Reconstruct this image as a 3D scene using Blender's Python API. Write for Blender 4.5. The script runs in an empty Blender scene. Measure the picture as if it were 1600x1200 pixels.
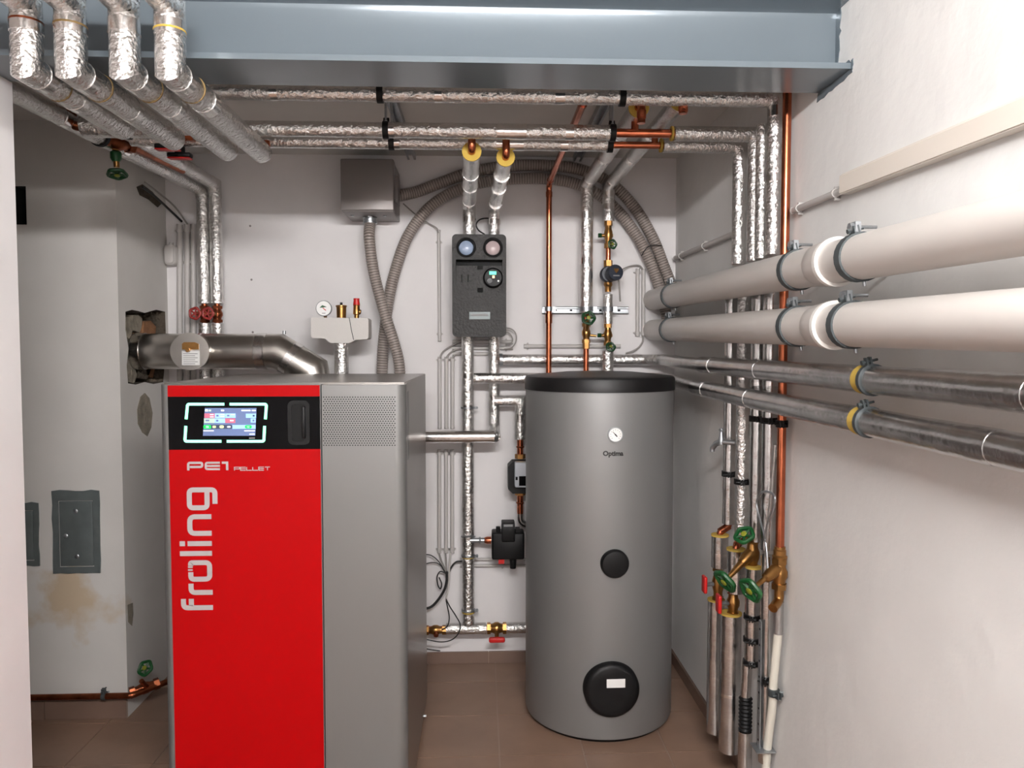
import bpy, math, random
from mathutils import Vector, Matrix, noise
from mathutils.geometry import tessellate_polygon
random.seed(7)
C = bpy.context.scene.collection
V = Vector
# ------------------------------------------------------------------ camera
F = 1180.0                                   # focal length in pixels of a 1600x1200 frame
EYE = V((0, 0, 1.46))
PITCH = math.atan(54 / F); YAW = math.atan(50 / F)
cam = bpy.data.cameras.new('camera'); cam_o = bpy.data.objects.new('camera', cam); C.objects.link(cam_o)
cam.sensor_width = 36; cam.lens = F / 1600 * 36; cam.clip_start = .02
cam_o.location = EYE; cam_o.rotation_euler = (math.pi / 2 - PITCH, 0, -YAW)
bpy.context.scene.camera = cam_o
ROT = cam_o.rotation_euler.to_matrix()
# ------------------------------------------------------------------ world, exposure (the lamp's light is in its builder)
w = bpy.data.worlds.new('world'); bpy.context.scene.world = w; w.use_nodes = True
w.node_tree.nodes['Background'].inputs[0].default_value = (.9, .92, 1, 1)
w.node_tree.nodes['Background'].inputs[1].default_value = .0
vs = bpy.context.scene.view_settings
vs.view_transform = 'Standard'; vs.look = 'None'; vs.gamma = 1; vs.use_curve_mapping = False
vs.exposure = 0.0
LAMP = 360.0                                 # tube radiance
LAMP_COL = (1.0, .978, .968)

def at(px, py, Y=None, X=None, Z=None):
    """the point of the room seen at a pixel, at a known depth / side wall / height"""
    d = ROT @ V(((px - 800) / F, (600 - py) / F, -1))
    t = Y / d.y if Y is not None else X / d.x if X is not None else (Z - EYE.z) / d.z
    return EYE + d * t
def xat(px, py, Y): return at(px, py, Y=Y).x
def zat(px, py, Y): return at(px, py, Y=Y).z

# ------------------------------------------------------------------ materials
def lin(c):
    return tuple((x / 12.92 if x <= .04045 else ((x + .055) / 1.055) ** 2.4) for x in [v / 255 for v in c]) + (1,)
def mat(name, col, rough=.5, metal=0, bump=0, bscale=40, bdist=.002, var=0, vscale=6, emit=0, stretch=None, coat=0, detail=3, dark=None, spec=.5):
    m = bpy.data.materials.new(name); m.use_nodes = True
    nt = m.node_tree; b = nt.nodes['Principled BSDF']
    col = lin(col)
    b.inputs['Base Color'].default_value = col; b.inputs['Roughness'].default_value = rough; b.inputs['Metallic'].default_value = metal
    b.inputs['Coat Weight'].default_value = coat; b.inputs['Specular IOR Level'].default_value = spec
    tc = nt.nodes.new('ShaderNodeTexCoord'); geo = nt.nodes.new('ShaderNodeNewGeometry')
    src = geo.outputs['Position']
    if stretch:
        mp = nt.nodes.new('ShaderNodeMapping'); mp.inputs['Scale'].default_value = stretch
        nt.links.new(src, mp.inputs['Vector']); src = mp.outputs['Vector']
    if var:
        n = nt.nodes.new('ShaderNodeTexNoise'); n.inputs['Scale'].default_value = vscale; n.inputs['Detail'].default_value = 5
        nt.links.new(src, n.inputs['Vector'])
        mx = nt.nodes.new('ShaderNodeMix'); mx.data_type = 'RGBA'
        rp = nt.nodes.new('ShaderNodeValToRGB'); rp.color_ramp.elements[0].position = .35; rp.color_ramp.elements[1].position = .65
        nt.links.new(n.outputs['Fac'], rp.inputs['Fac']); nt.links.new(rp.outputs['Color'], mx.inputs['Factor'])
        d = lin(dark)[:3] if dark else tuple(c * (1 - var) for c in col[:3])
        mx.inputs['A'].default_value = d + (1,); mx.inputs['B'].default_value = col
        nt.links.new(mx.outputs['Result'], b.inputs['Base Color'])
    if bump:
        n2 = nt.nodes.new('ShaderNodeTexNoise'); n2.inputs['Scale'].default_value = bscale; n2.inputs['Detail'].default_value = detail
        nt.links.new(src, n2.inputs['Vector'])
        bp = nt.nodes.new('ShaderNodeBump'); bp.inputs['Strength'].default_value = bump; bp.inputs['Distance'].default_value = bdist
        nt.links.new(n2.outputs['Fac'], bp.inputs['Height']); nt.links.new(bp.outputs['Normal'], b.inputs['Normal'])
    if emit:
        b.inputs['Emission Color'].default_value = col; b.inputs['Emission Strength'].default_value = emit
    return m

def wall_mat(name, col, bump=.25, stain=None):
    m = mat(name, col, rough=.85, bump=bump, bscale=14, bdist=.006, var=.07, vscale=3.2, detail=7)
    if stain:
        nt = m.node_tree; b = nt.nodes['Principled BSDF']
        prev = b.inputs['Base Color'].links[0].from_socket
        geo = nt.nodes.new('ShaderNodeNewGeometry')
        n = nt.nodes.new('ShaderNodeTexNoise'); n.inputs['Scale'].default_value = 5.5; n.inputs['Detail'].default_value = 6
        nt.links.new(geo.outputs['Position'], n.inputs['Vector'])
        dist = nt.nodes.new('ShaderNodeVectorMath'); dist.operation = 'DISTANCE'; dist.inputs[1].default_value = stain[0]
        sc = nt.nodes.new('ShaderNodeVectorMath'); sc.operation = 'MULTIPLY'; sc.inputs[1].default_value = (1, 1, 1)
        nt.links.new(geo.outputs['Position'], dist.inputs[0])
        m1 = nt.nodes.new('ShaderNodeMapRange'); m1.inputs['From Min'].default_value = stain[1]; m1.inputs['From Max'].default_value = .02
        m1.inputs['To Min'].default_value = -.28; m1.inputs['To Max'].default_value = .16
        nt.links.new(dist.outputs['Value'], m1.inputs['Value'])
        ad = nt.nodes.new('ShaderNodeMath'); ad.operation = 'ADD'
        nt.links.new(m1.outputs['Result'], ad.inputs[0]); nt.links.new(n.outputs['Fac'], ad.inputs[1])
        rp = nt.nodes.new('ShaderNodeValToRGB'); rp.color_ramp.elements[0].position = .46; rp.color_ramp.elements[1].position = .60
        nt.links.new(ad.outputs['Value'], rp.inputs['Fac'])
        mx = nt.nodes.new('ShaderNodeMix'); mx.data_type = 'RGBA'
        nt.links.new(rp.outputs['Color'], mx.inputs['Factor']); nt.links.new(prev, mx.inputs['A']); mx.inputs['B'].default_value = lin(stain[2])
        nt.links.new(mx.outputs['Result'], b.inputs['Base Color'])
    return m

MT = {}
MT['wall'] = wall_mat('white_plaster', (224, 221, 221), .12)
MT['wall_rough'] = wall_mat('rough_white_plaster', (222, 221, 219), .5)
MT['wall_chimney'] = wall_mat('stained_plaster', (205, 202, 198), .2, (V((-1.60, 3.0, .42)), .36, (188, 170, 146)))
MT['ceiling'] = mat('ceiling_paint', (205, 202, 198), .9, bump=.1, bscale=20, var=.04)
MT['tile'] = mat('brown_tile', (136, 109, 92), .35, var=.16, vscale=7, bump=.04, bscale=30)
MT['grout'] = mat('grout', (150, 132, 120), .9)
MT['tile_dark'] = mat('brown_skirting_tile', (116, 94, 82), .4, var=.14, vscale=7)
MT['beam'] = mat('blue_grey_steel_paint', (106, 116, 123), .2, metal=.2, bump=.03, bscale=60)
MT['foil'] = mat('crinkled_foil', (230, 229, 227), .25, 1, bump=1.0, bscale=95, bdist=.006, var=.12, vscale=30, detail=4)
MT['foil_tape'] = mat('smooth_foil_tape', (232, 230, 228), .2, 1, bump=.25, bscale=120, bdist=.002, var=.1, vscale=50)
MT['foil_dull'] = mat('dull_foil_jacket', (214, 213, 212), .24, 1, bump=.45, bscale=45, bdist=.003, var=.22, vscale=18, detail=5)
MT['steel'] = mat('stainless_steel', (200, 196, 190), .28, 1, bump=.12, bscale=50, var=.1, vscale=12)
MT['zinc'] = mat('zinc_plated', (178, 182, 186), .35, .9, var=.2, vscale=60)
MT['dark_zinc'] = mat('dark_rubber_lined_clamp', (74, 80, 82), .5, .5)
MT['copper'] = mat('copper', (196, 112, 80), .26, 1, var=.25, vscale=20)
MT['brass'] = mat('brass', (172, 128, 76), .3, 1, var=.2, vscale=40)
MT['old_copper'] = mat('tarnished_copper', (150, 84, 56), .35, 1, var=.4, vscale=25)
MT['foam'] = mat('yellow_foam', (178, 150, 66), .9, bump=.4, bscale=150, bdist=.002)
MT['seam'] = mat('brownish_seam', (128, 104, 62), .6, .3)
MT['pvc'] = mat('white_pvc', (198, 193, 188), .35, var=.03)
MT['pvc_ring'] = mat('bright_white_pvc', (228, 225, 220), .35)
MT['conduit'] = mat('grey_conduit', (184, 180, 177), .45)
MT['trunk'] = mat('cream_trunking', (216, 208, 198), .5)
MT['rubber'] = mat('grey_rubber', (64, 70, 72), .6)
MT['black'] = mat('black_plastic', (14, 14, 15), .5, spec=.25)
MT['black_gloss'] = mat('black_gloss', (5, 5, 6), .15, spec=.12)
MT['lid'] = mat('black_lid', (20, 19, 20), .45, spec=.3, bump=.05, bscale=200)
MT['epp'] = mat('black_foam_shell', (33, 31, 30), .5, spec=.35, bump=.8, bscale=95, bdist=.004, var=.25, vscale=60)
MT['void'] = mat('black_void', (6, 6, 6), .9)
MT['boiler'] = mat('silver_boiler_paint', (122, 122, 121), .4, .5)
MT['boiler_side'] = mat('brushed_grey_sheet', (140, 136, 132), .3, .9, bump=.02, bscale=80)
MT['red'] = mat('red_gloss', (156, 1, 5), .4, spec=.12)
MT['letter'] = mat('silver_letter', (172, 168, 168), .4, .2)
MT['tank'] = mat('silver_foil_jacket', (140, 140, 140), .46, .5, bump=.02, bscale=30)
MT['ink'] = mat('black_ink', (20, 20, 22), .6)
MT['white'] = mat('white_plastic', (236, 236, 234), .4)
MT['paper'] = mat('paper_label', (226, 226, 224), .7)
MT['print'] = mat('grey_print', (130, 130, 130), .7)
MT['green'] = mat('green_handwheel', (8, 72, 30), .4, var=.15, vscale=50)
MT['hub'] = mat('yellow_green_hub', (120, 124, 30), .5)
MT['green_dark'] = mat('dark_green_handwheel', (10, 58, 26), .4)
MT['redplastic'] = mat('red_plastic', (190, 26, 24), .4)
MT['reddull'] = mat('dull_red_wheel', (142, 44, 40), .5)
MT['hose'] = mat('grey_hose', (146, 136, 130), .38)
MT['hose_dark'] = mat('dark_hose_groove', (84, 76, 70), .5)
MT['box'] = mat('grey_painted_box', (128, 122, 120), .4, .3)
MT['eps'] = mat('light_grey_foam', (202, 198, 194), .8, bump=.3, bscale=160, bdist=.002)
MT['plaster_raw'] = mat('raw_plaster', (140, 132, 118), .95, bump=.7, bscale=50, bdist=.01, var=.3, vscale=20)
MT['brick'] = mat('raw_brick', (150, 106, 72), .95, bump=.7, bscale=60, bdist=.01, var=.4, vscale=18)
MT['rubble'] = mat('dark_rubble', (92, 82, 70), .95, bump=.9, bscale=40, bdist=.02, var=.5, vscale=14)
MT['door_metal'] = mat('grey_steel_door', (108, 116, 116), .45, .4, var=.15, vscale=20, bump=.1, bscale=60)
MT['pump_blue'] = mat('dark_blue_pump', (34, 40, 52), .4)
MT['pump_grey'] = mat('light_grey_pump_head', (176, 180, 186), .4)
MT['lens_blue'] = mat('blue_gauge_face', (150, 166, 190), .1, coat=1)
MT['lens_red'] = mat('pinkish_gauge_face', (186, 168, 168), .1, coat=1)
MT['led'] = mat('green_led', (130, 255, 195), emit=2.0)
MT['led_dot'] = mat('red_led', (255, 190, 150), emit=1.2)
MT['glow'] = mat('pump_display', (90, 230, 190), emit=1.2)
MT['scr'] = mat('screen_blue_grey', (88, 104, 142), .3, emit=.55)
MT['scr_blue'] = mat('screen_light_blue', (140, 180, 240), .3, emit=.7)
MT['scr_red'] = mat('screen_red', (180, 92, 112), .3, emit=.6)
MT['scr_green'] = mat('screen_pale_green', (160, 186, 170), .3, emit=.6)
MT['scr_bright'] = mat('screen_green', (20, 200, 80), .3, emit=.8)
MT['scr_dark'] = mat('screen_dark', (52, 62, 84), .3, emit=.4)
MT['scr_white'] = mat('screen_white', (235, 240, 250), .3, emit=.9)
MT['scr_yellow'] = mat('screen_yellow', (214, 232, 150), .3, emit=.8)
MT['cable'] = mat('black_cable', (30, 29, 29), .5)
MT['cable_grey'] = mat('grey_cable', (140, 136, 132), .5)
MT['hose_white'] = mat('white_braided_hose', (206, 202, 190), .5)
MT['braid'] = mat('steel_braid', (170, 168, 166), .35, .9, bump=.8, bscale=260, bdist=.002)
MT['flex'] = mat('corrugated_steel', (186, 184, 182), .25, 1)

# ------------------------------------------------------------------ mesh helpers
def frame(d):
    d = d.normalized(); u = V((0, 0, 1)) if abs(d.z) < .9 else V((0, 1, 0))
    a = u.cross(d).normalized(); b = d.cross(a).normalized()
    return a, b, d
class M:
    def __init__(s): s.v = []; s.f = []; s.mi = []
    def add(s, vs, fs, mi=0):
        o = len(s.v); s.v += [V(x) for x in vs]; s.f += [tuple(i + o for i in q) for q in fs]; s.mi += [mi] * len(fs); return s
    def box(s, a, b, mi=0):
        x0, x1 = sorted((a[0], b[0])); y0, y1 = sorted((a[1], b[1])); z0, z1 = sorted((a[2], b[2]))
        vs = [(x, y, z) for z in (z0, z1) for y in (y0, y1) for x in (x0, x1)]
        return s.add(vs, [(0, 2, 3, 1), (4, 5, 7, 6), (0, 1, 5, 4), (2, 6, 7, 3), (0, 4, 6, 2), (1, 3, 7, 5)], mi)
    def prism(s, poly, o, u, v, n, h0, h1, mi=0):
        """polygon (u,v) extruded along n from h0 to h1"""
        k = len(poly); o = V(o)
        vs = [o + u * p[0] + v * p[1] + n * h0 for p in poly] + [o + u * p[0] + v * p[1] + n * h1 for p in poly]
        fs = [tuple(range(k - 1, -1, -1)), tuple(range(k, 2 * k))] + [(i, (i + 1) % k, k + (i + 1) % k, k + i) for i in range(k)]
        return s.add(vs, fs, mi)
    def bevbox(s, a, b, r, axis='y', n=4, mi=0):
        """box with rounded edges along one axis"""
        c = [(a[i] + b[i]) / 2 for i in range(3)]; h = [abs(a[i] - b[i]) / 2 for i in range(3)]
        ax = 'xyz'.index(axis); i, j = [(1, 2), (2, 0), (0, 1)][ax]
        e = [V((1, 0, 0)), V((0, 1, 0)), V((0, 0, 1))]
        return s.prism(rrect(h[i], h[j], r, n), c, e[i], e[j], e[ax], -h[ax], h[ax], mi)
    def softbox(s, a, b, r, axis='y', ch=.01, n=5):
        """rounded along one axis and chamfered at the two ends"""
        c = V([(a[i] + b[i]) / 2 for i in range(3)]); h = [abs(a[i] - b[i]) / 2 for i in range(3)]
        ax = 'xyz'.index(axis); i, j = [(1, 2), (2, 0), (0, 1)][ax]
        e = [V((1, 0, 0)), V((0, 1, 0)), V((0, 0, 1))]; rings = []
        for t, ins in ((-h[ax], ch), (-h[ax] + ch * .35, ch * .35), (-h[ax] + ch, 0), (h[ax] - ch, 0), (h[ax] - ch * .35, ch * .35), (h[ax], ch)):
            rings.append([c + e[i] * p[0] + e[j] * p[1] + e[ax] * t for p in rrect(h[i] - ins, h[j] - ins, max(r - ins, .001), n)])
        return s.loft(rings)
    def loft(s, rings, mi=0, caps=True):
        k = len(rings[0]); vs = [p for r in rings for p in r]; fs = []
        for a in range(len(rings) - 1):
            for i in range(k):
                j = (i + 1) % k; fs.append((a * k + i, a * k + j, (a + 1) * k + j, (a + 1) * k + i))
        if caps: fs += [tuple(range(k - 1, -1, -1)), tuple(range((len(rings) - 1) * k, len(rings) * k))]
        return s.add(vs, fs, mi)
    def lathe(s, o, d, prof, seg=20, mi=0, caps=True):
        """profile [(distance along d, radius)]"""
        a, b, d = frame(V(d)); o = V(o); rings = []
        for t, r in prof:
            r = max(r, .0004)
            rings.append([o + d * t + (a * math.cos(2 * math.pi * i / seg) + b * math.sin(2 * math.pi * i / seg)) * r for i in range(seg)])
        return s.loft(rings, mi, caps)
    def cyl(s, p, q, r, r2=None, seg=18, mi=0):
        p, q = V(p), V(q); return s.lathe(p, q - p, [(0, r), ((q - p).length, r if r2 is None else r2)], seg, mi)
    def ring(s, c, axis, R, r, seg=28, k=8, mi=0, sy=1):
        a, b, d = frame(V(axis)); c = V(c); vs = []; fs = []
        for i in range(seg):
            t = 2 * math.pi * i / seg; e = a * math.cos(t) + b * math.sin(t)
            for j in range(k):
                u = 2 * math.pi * j / k; vs.append(c + e * (R + r * math.cos(u)) + d * (r * sy * math.sin(u)))
        for i in range(seg):
            for j in range(k):
                fs.append((i * k + j, ((i + 1) % seg) * k + j, ((i + 1) % seg) * k + (j + 1) % k, i * k + (j + 1) % k))
        return s.add(vs, fs, mi)
    def tube(s, pts, r, seg=14, jit=0, step=.03, mi=0, rad=None, caps=True, jscale=30):
        """swept tube with mitred corners; jit = crinkle as a share of the radius"""
        pts = [V(p) for p in pts]; P = []; 
        for i in range(len(pts) - 1):
            L = (pts[i + 1] - pts[i]).length; n = max(1, int(L / step)) if jit else 1
            for k in range(n): P.append(pts[i].lerp(pts[i + 1], k / n))
        P.append(pts[-1]); rings = []
        d0 = (P[1] - P[0]).normalized(); a, b, _ = frame(d0); prev = d0
        for i, p in enumerate(P):
            d_in = (P[i] - P[i - 1]).normalized() if i else d0
            d_out = (P[i + 1] - P[i]).normalized() if i < len(P) - 1 else d_in
            t = (d_in + d_out)
            t = t.normalized() if t.length > 1e-6 else d_in
            # carry frame from prev direction to d_in
            if i:
                q = prev.rotation_difference(d_in); a = q @ a; b = q @ b; prev = d_in
            cosb = max(.35, t.dot(d_in)); ring = []
            rr = rad(i / (len(P) - 1)) if rad else r
            for k in range(seg):
                th = 2 * math.pi * k / seg; e = a * math.cos(th) + b * math.sin(th)
                off = e * rr
                off = off - d_in * (off.dot(t) / cosb if cosb else 0)      # slide onto the bisector plane
                if jit: off = off * (1 + jit * noise.noise((p + e * rr) * jscale))
                ring.append(p + off)
            rings.append(ring)
            q = d_in.rotation_difference(d_out); a = q @ a; b = q @ b; prev = d_out
        return s.loft(rings, mi, caps)
    def build(s, name, material, parent=None, label=None, sharp=38):
        lo = V([min(p[i] for p in s.v) for i in range(3)]); hi = V([max(p[i] for p in s.v) for i in range(3)])
        o = V(((lo.x + hi.x) / 2, (lo.y + hi.y) / 2, lo.z))
        me = bpy.data.meshes.new(name); me.from_pydata([p - o for p in s.v], [], s.f)
        for k in (material if isinstance(material, (list, tuple)) else [material]): me.materials.append(MT[k])
        me.polygons.foreach_set('use_smooth', [True] * len(me.polygons)); me.polygons.foreach_set('material_index', s.mi)
        me.update(); fixn(me); me.set_sharp_from_angle(angle=math.radians(sharp))
        ob = bpy.data.objects.new(name, me); C.objects.link(ob); put(ob, o, parent)
        if label: ob['label'] = label
        return ob
def fixn(me):
    import bmesh
    bm = bmesh.new(); bm.from_mesh(me); bmesh.ops.recalc_face_normals(bm, faces=bm.faces); bm.to_mesh(me); bm.free()
WL = {}
def put(ob, o, parent):
    WL[ob.name] = o.copy()
    if parent: ob.parent = parent; ob.location = o - WL[parent.name]
    else: ob.location = o
def rrect(hx, hy, r, n=4):
    r = min(r, hx, hy); out = []
    for cx, cy, a0 in ((hx - r, hy - r, 0), (-hx + r, hy - r, 90), (-hx + r, -hy + r, 180), (hx - r, -hy + r, 270)):
        for i in range(n + 1):
            t = math.radians(a0 + 90 * i / n); out.append((cx + r * math.cos(t), cy + r * math.sin(t)))
    return out
def fillet(pts, r, n=6):
    """round the corners of a polyline"""
    pts = [V(p) for p in pts]; out = [pts[0]]
    for i in range(1, len(pts) - 1):
        a, b, c = pts[i - 1], pts[i], pts[i + 1]; u = (a - b); v = (c - b)
        ang = u.angle(v); k = min(r / max(math.tan(ang / 2), .05), u.length * .48, v.length * .48)
        p, q = b + u.normalized() * k, b + v.normalized() * k
        for j in range(n + 1):
            t = j / n; out.append(p * (1 - t) ** 2 + b * 2 * t * (1 - t) + q * t * t)
    out.append(pts[-1]); return out
def spline(pts, n=14):
    """Catmull-Rom through points"""
    P = [V(p) for p in pts]; P = [P[0] * 2 - P[1]] + P + [P[-1] * 2 - P[-2]]; out = []
    for i in range(1, len(P) - 2):
        for k in range(n):
            t = k / n; a, b, c, d = P[i - 1:i + 3]
            out.append(.5 * ((2 * b) + (c - a) * t + (2 * a - 5 * b + 4 * c - d) * t * t + (3 * b - a - 3 * c + d) * t ** 3))
    out.append(P[-2]); return out
def resample(pts, step):
    out = [pts[0]]; acc = 0
    for i in range(1, len(pts)):
        a, b = pts[i - 1], pts[i]; L = (b - a).length
        while acc + L >= step:
            t = (step - acc) / L; a = a.lerp(b, t); out.append(a); L = (b - a).length; acc = 0
        acc += L
    return out
def tag(o, label, cat, group=None):
    o['label'] = label; o['category'] = cat
    if group: o['group'] = group
    return o
def thing(name, label, cat, loc=(0, 0, 0), group=None):
    o = bpy.data.objects.new(name, None); o.empty_display_size = .05; C.objects.link(o); put(o, V(loc), None)
    return tag(o, label, cat, group)
def struct(name, m, material, label=None, parent=None):
    o = m.build(name, material, parent, label)
    if not parent: o['kind'] = 'structure'
    return o
def plate(m, outer, holes, o, u, v, n, h0, h1, mi=0, hmi=None):
    """flat plate with holes, extruded"""
    loops = [outer] + holes; flat = [p for l in loops for p in l]
    tris = tessellate_polygon([[V((p[0], p[1], 0)) for p in l] for l in loops])
    o = V(o); k = len(flat)
    vs = [o + u * p[0] + v * p[1] + n * h0 for p in flat] + [o + u * p[0] + v * p[1] + n * h1 for p in flat]
    fs = [tuple(t) for t in tris] + [tuple(i + k for i in reversed(t)) for t in tris]; b = 0
    nh = len(fs) + len(outer)
    for l in loops:
        L = len(l); fs += [(b + i, b + (i + 1) % L, b + (i + 1) % L + k, b + i + k) for i in range(L)]; b += L
    m.add(vs, fs, mi)
    if hmi is not None: m.mi[len(m.mi) - len(fs) + nh:] = [hmi] * (len(fs) - nh)
    return m
EX, EY, EZ = V((1, 0, 0)), V((0, 1, 0)), V((0, 0, 1))
def copy_tree(o, loc, label=None):
    c = o.copy(); C.objects.link(c); c.location = loc; WL[c.name] = V(loc)
    if label: c['label'] = label
    for ch in o.children:
        k = ch.copy(); C.objects.link(k); k.parent = c
        for g in ch.children:
            q = g.copy(); C.objects.link(q); q.parent = k
    return c

# ------------------------------------------------------------------ room shell
XR, YB, ZC = .90, 3.465, 2.333
XL, YF, XCH, YCH = -2.35, -1.5, -1.40, 3.0
fl = struct('floor', M().box((XL, YF, -.08), (XR, YB, -.004)), 'grout')
TS = .305; x0g, y0g = .372 - TS * 10, 2.955 - TS * 16; tile_cache = {}
def tile_obj(parent, a, b, material, bev=.0015):
    sz = tuple(round(b[i] - a[i], 4) for i in range(3)); key = (sz, material)
    o = V(((a[0] + b[0]) / 2, (a[1] + b[1]) / 2, a[2]))
    if key not in tile_cache:
        t = M().box(a, b).build('tile', material, parent); tile_cache[key] = t.data; return t
    t = bpy.data.objects.new('tile', tile_cache[key]); C.objects.link(t); put(t, o, parent); return t
g = .0022
for i in range(14):
    for j in range(20):
        a = [x0g + i * TS + g, y0g + j * TS + g]; b = [x0g + (i + 1) * TS - g, y0g + (j + 1) * TS - g]
        a = [max(a[0], XL), max(a[1], YF)]; b = [min(b[0], XR), min(b[1], YB)]
        if b[0] - a[0] < .01 or b[1] - a[1] < .01: continue
        if b[0] < XCH - .02 and a[1] > YCH: continue
        tile_obj(fl, (a[0], a[1], -.004), (b[0], b[1], 0), 'tile')
struct('ceiling', M().box((XL, YF, ZC), (XR + .2, YB + .2, ZC + .12)), 'ceiling')
struct('wall_back', M().box((XL - .1, YB, -.08), (XR + .2, YB + .15, ZC)), 'wall')
struct('wall_right', M().box((XR, YF - .1, -.08), (XR + .15, YB, ZC)), 'wall_rough')
struct('wall_left', M().box((XL - .12, YF - .1, -.08), (XL, YB, ZC)), 'wall')
struct('wall_front', M().box((XL, YF - .12, -.08), (XR, YF, ZC)), 'wall')
XP = at(36, 700, Y=2.01).x
struct('wall_pier', M().box((XL, 1.83, -.004), (XP, 2.01, 2.139)), 'wall')
# chimney breast with a broken-out flue hole in its side and a vent in its front, its inner shade painted black
hole = []
for px, py in ((196, 487), (206, 484), (216, 486), (226, 489), (236, 486), (244, 484), (258, 487), (259, 520), (258, 560), (255, 597), (240, 600), (226, 597), (212, 601), (200, 599), (198, 570), (201, 545), (196, 515)):
    p = at(px, py, X=XCH); hole.append((min(p.y, 3.44) - YCH, p.z))
ch = M(); H = ZC
plate(ch, [(0, -.004), (YB - YCH, -.004), (YB - YCH, H), (0, H)], [hole], (XCH, YCH, 0), EY, EZ, EX, -.1, 0, 0, 1)
vx0, vx1, vz0, vz1 = xat(22, 320, YCH), xat(41, 320, YCH), zat(41, 351, YCH), zat(41, 291, YCH)
plate(ch, [(XL, -.004), (XCH - .1, -.004), (XCH - .1, H), (XL, H)], [[(vx0, vz0), (vx1, vz0), (vx1, vz1), (vx0, vz1)]], (0, YCH, 0), EX, EZ, EY, 0, .1, 0, 2)
chim = struct('wall_chimney', ch, ['wall_chimney', 'rubble', 'void'])
M().box((XCH - .22, YCH + .1, 1.2), (XCH - .101, YB, 1.9)).build('hole_lining', 'rubble', chim, 'dark crumbling masonry inside the broken flue hole')
M().box((vx0 - .05, YCH + .101, vz0 - .05), (vx1 + .05, YCH + .16, vz1 + .05)).build('vent_lining', 'void', chim, 'vent opening, the shade inside it painted black')
for (p, q, r_) in (((236, 500), (257, 545), 'brick'), ((205, 560), (230, 598), 'plaster_raw'), ((206, 494), (222, 530), 'plaster_raw'), ((224, 560), (250, 592), 'rubble'), ((220, 491), (236, 520), 'plaster_raw'), ((240, 550), (256, 590), 'brick')):
    a, b = at(*p, X=XCH), at(*q, X=XCH)
    mm = M(); poly = [((a.y + (b.y - a.y) * u_) , a.z + (b.z - a.z) * v_) for u_, v_ in ((.1, .05), (.6, 0), (1, .2), (.9, .7), (.7, 1), (.2, .9), (0, .5))]
    mm.prism(poly, (XCH, 0, 0), EY, EZ, EX, -.1, -.035); mm.build('brick', r_, chim)
def blob(pts, X): return [(at(px, py, X=X).y, at(px, py, X=X).z) for px, py in pts]
M().prism(blob(((214, 640), (219, 620), (226, 614), (233, 622), (238, 645), (236, 668), (230, 682), (222, 676), (215, 662)), XCH), (XCH, 0, 0), EY, EZ, EX, -.02, .0015).build('plaster_patch', 'plaster_raw', chim, 'oval patch of unpainted plaster')
M().prism(blob(((199, 945), (207, 942), (208, 958), (206, 978), (200, 972)), XCH), (XCH, 0, 0), EY, EZ, EX, -.02, .0015).build('plaster_patch', 'plaster_raw', chim)
pb = blob(((213, 292), (222, 288), (238, 300), (252, 318), (246, 324), (232, 312), (218, 305)), XCH)
M().prism([(min(p[0], YB - .004), p[1]) for p in pb], (XCH, 0, 0), EY, EZ, EX, -.02, .002).build('plaster_patch', 'rubble', chim)
# skirting tiles
def skirting(name, p, q, n, h=.055, th=.011):
    p, q = V(p), V(q); d = (q - p).normalized(); L = (q - p).length
    mm = M().box((0, 0, 0), (.001, .001, .001)); mm = M()
    mm.prism([(0, 0), (L, 0), (L, h - .004), (0, h - .004)], p, d, EZ, n, -.0, th - .004)
    b = struct(name, mm, 'grout'); k = max(1, round(L / TS)); s_ = L / k
    for i in range(k):
        t = M(); t.prism([(i * s_ + .0012, .001), ((i + 1) * s_ - .0012, .001), ((i + 1) * s_ - .0012, h), (i * s_ + .0012, h)], p, d, EZ, n, .0005, th)
        t.build('tile', 'tile_dark', b)
skirting('baseboard_back', (XCH, YB, 0), (XR, YB, 0), V((0, -1, 0)))
skirting('baseboard_right', (XR, -1.4, 0), (XR, YB - .012, 0), V((-1, 0, 0)))
skirting('baseboard_chimney', (XL, YCH, 0), (XCH, YCH, 0), V((0, -1, 0)), .075)

# ------------------------------------------------------------------ steel beam
BY0, BY1, BZ = 1.825, 2.0, 2.139
t = M(); yc = (BY0 + BY1) / 2
prof = [(BY0, 0), (BY1, 0), (BY1, .014), (yc + .02, .014), (yc + .008, .018), (yc + .004, .028), (yc + .004, .152), (yc + .008, .165), (yc + .02, .17), (BY1, .17), (BY1, .184), (BY0, .184), (BY0, .17), (yc - .02, .17), (yc - .008, .165), (yc - .004, .152), (yc - .004, .028), (yc - .008, .018), (yc - .02, .014), (BY0, .014)]
t.prism(prof, (0, 0, BZ), EY, EZ, EX, XL, XR - .001)
beam = t.build('steel_beam', 'beam', None, None, 25); beam['kind'] = 'structure'
def smear(pts):
    M().prism(pts, (XR, 0, 0), EY, EZ, EX, -.0016, .0).build('paint_smear', 'beam', beam, 'smear of blue grey paint on the plaster')
rs = random.Random(3)
def jag(a, b, n, amp): return [(a[0] + (b[0] - a[0]) * i / n + rs.uniform(-amp, amp), a[1] + (b[1] - a[1]) * i / n + rs.uniform(-amp, amp)) for i in range(n + 1)]
smear([(BY0 - .004, BZ), (BY1 + .004, BZ)] + jag((BY1 + .012, BZ - .022), (BY0 - .006, BZ - .012), 9, .003))
smear([(BY0, BZ - .004), (BY0, BZ + .02)] + jag((BY0 - .01, BZ + .024), (BY0 - .008, BZ - .006), 4, .003))
smear([(yc - .004, BZ + .014), (yc - .004, BZ + .17)] + jag((yc - .03, BZ + .165), (yc - .022, BZ + .02), 12, .006))
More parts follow.
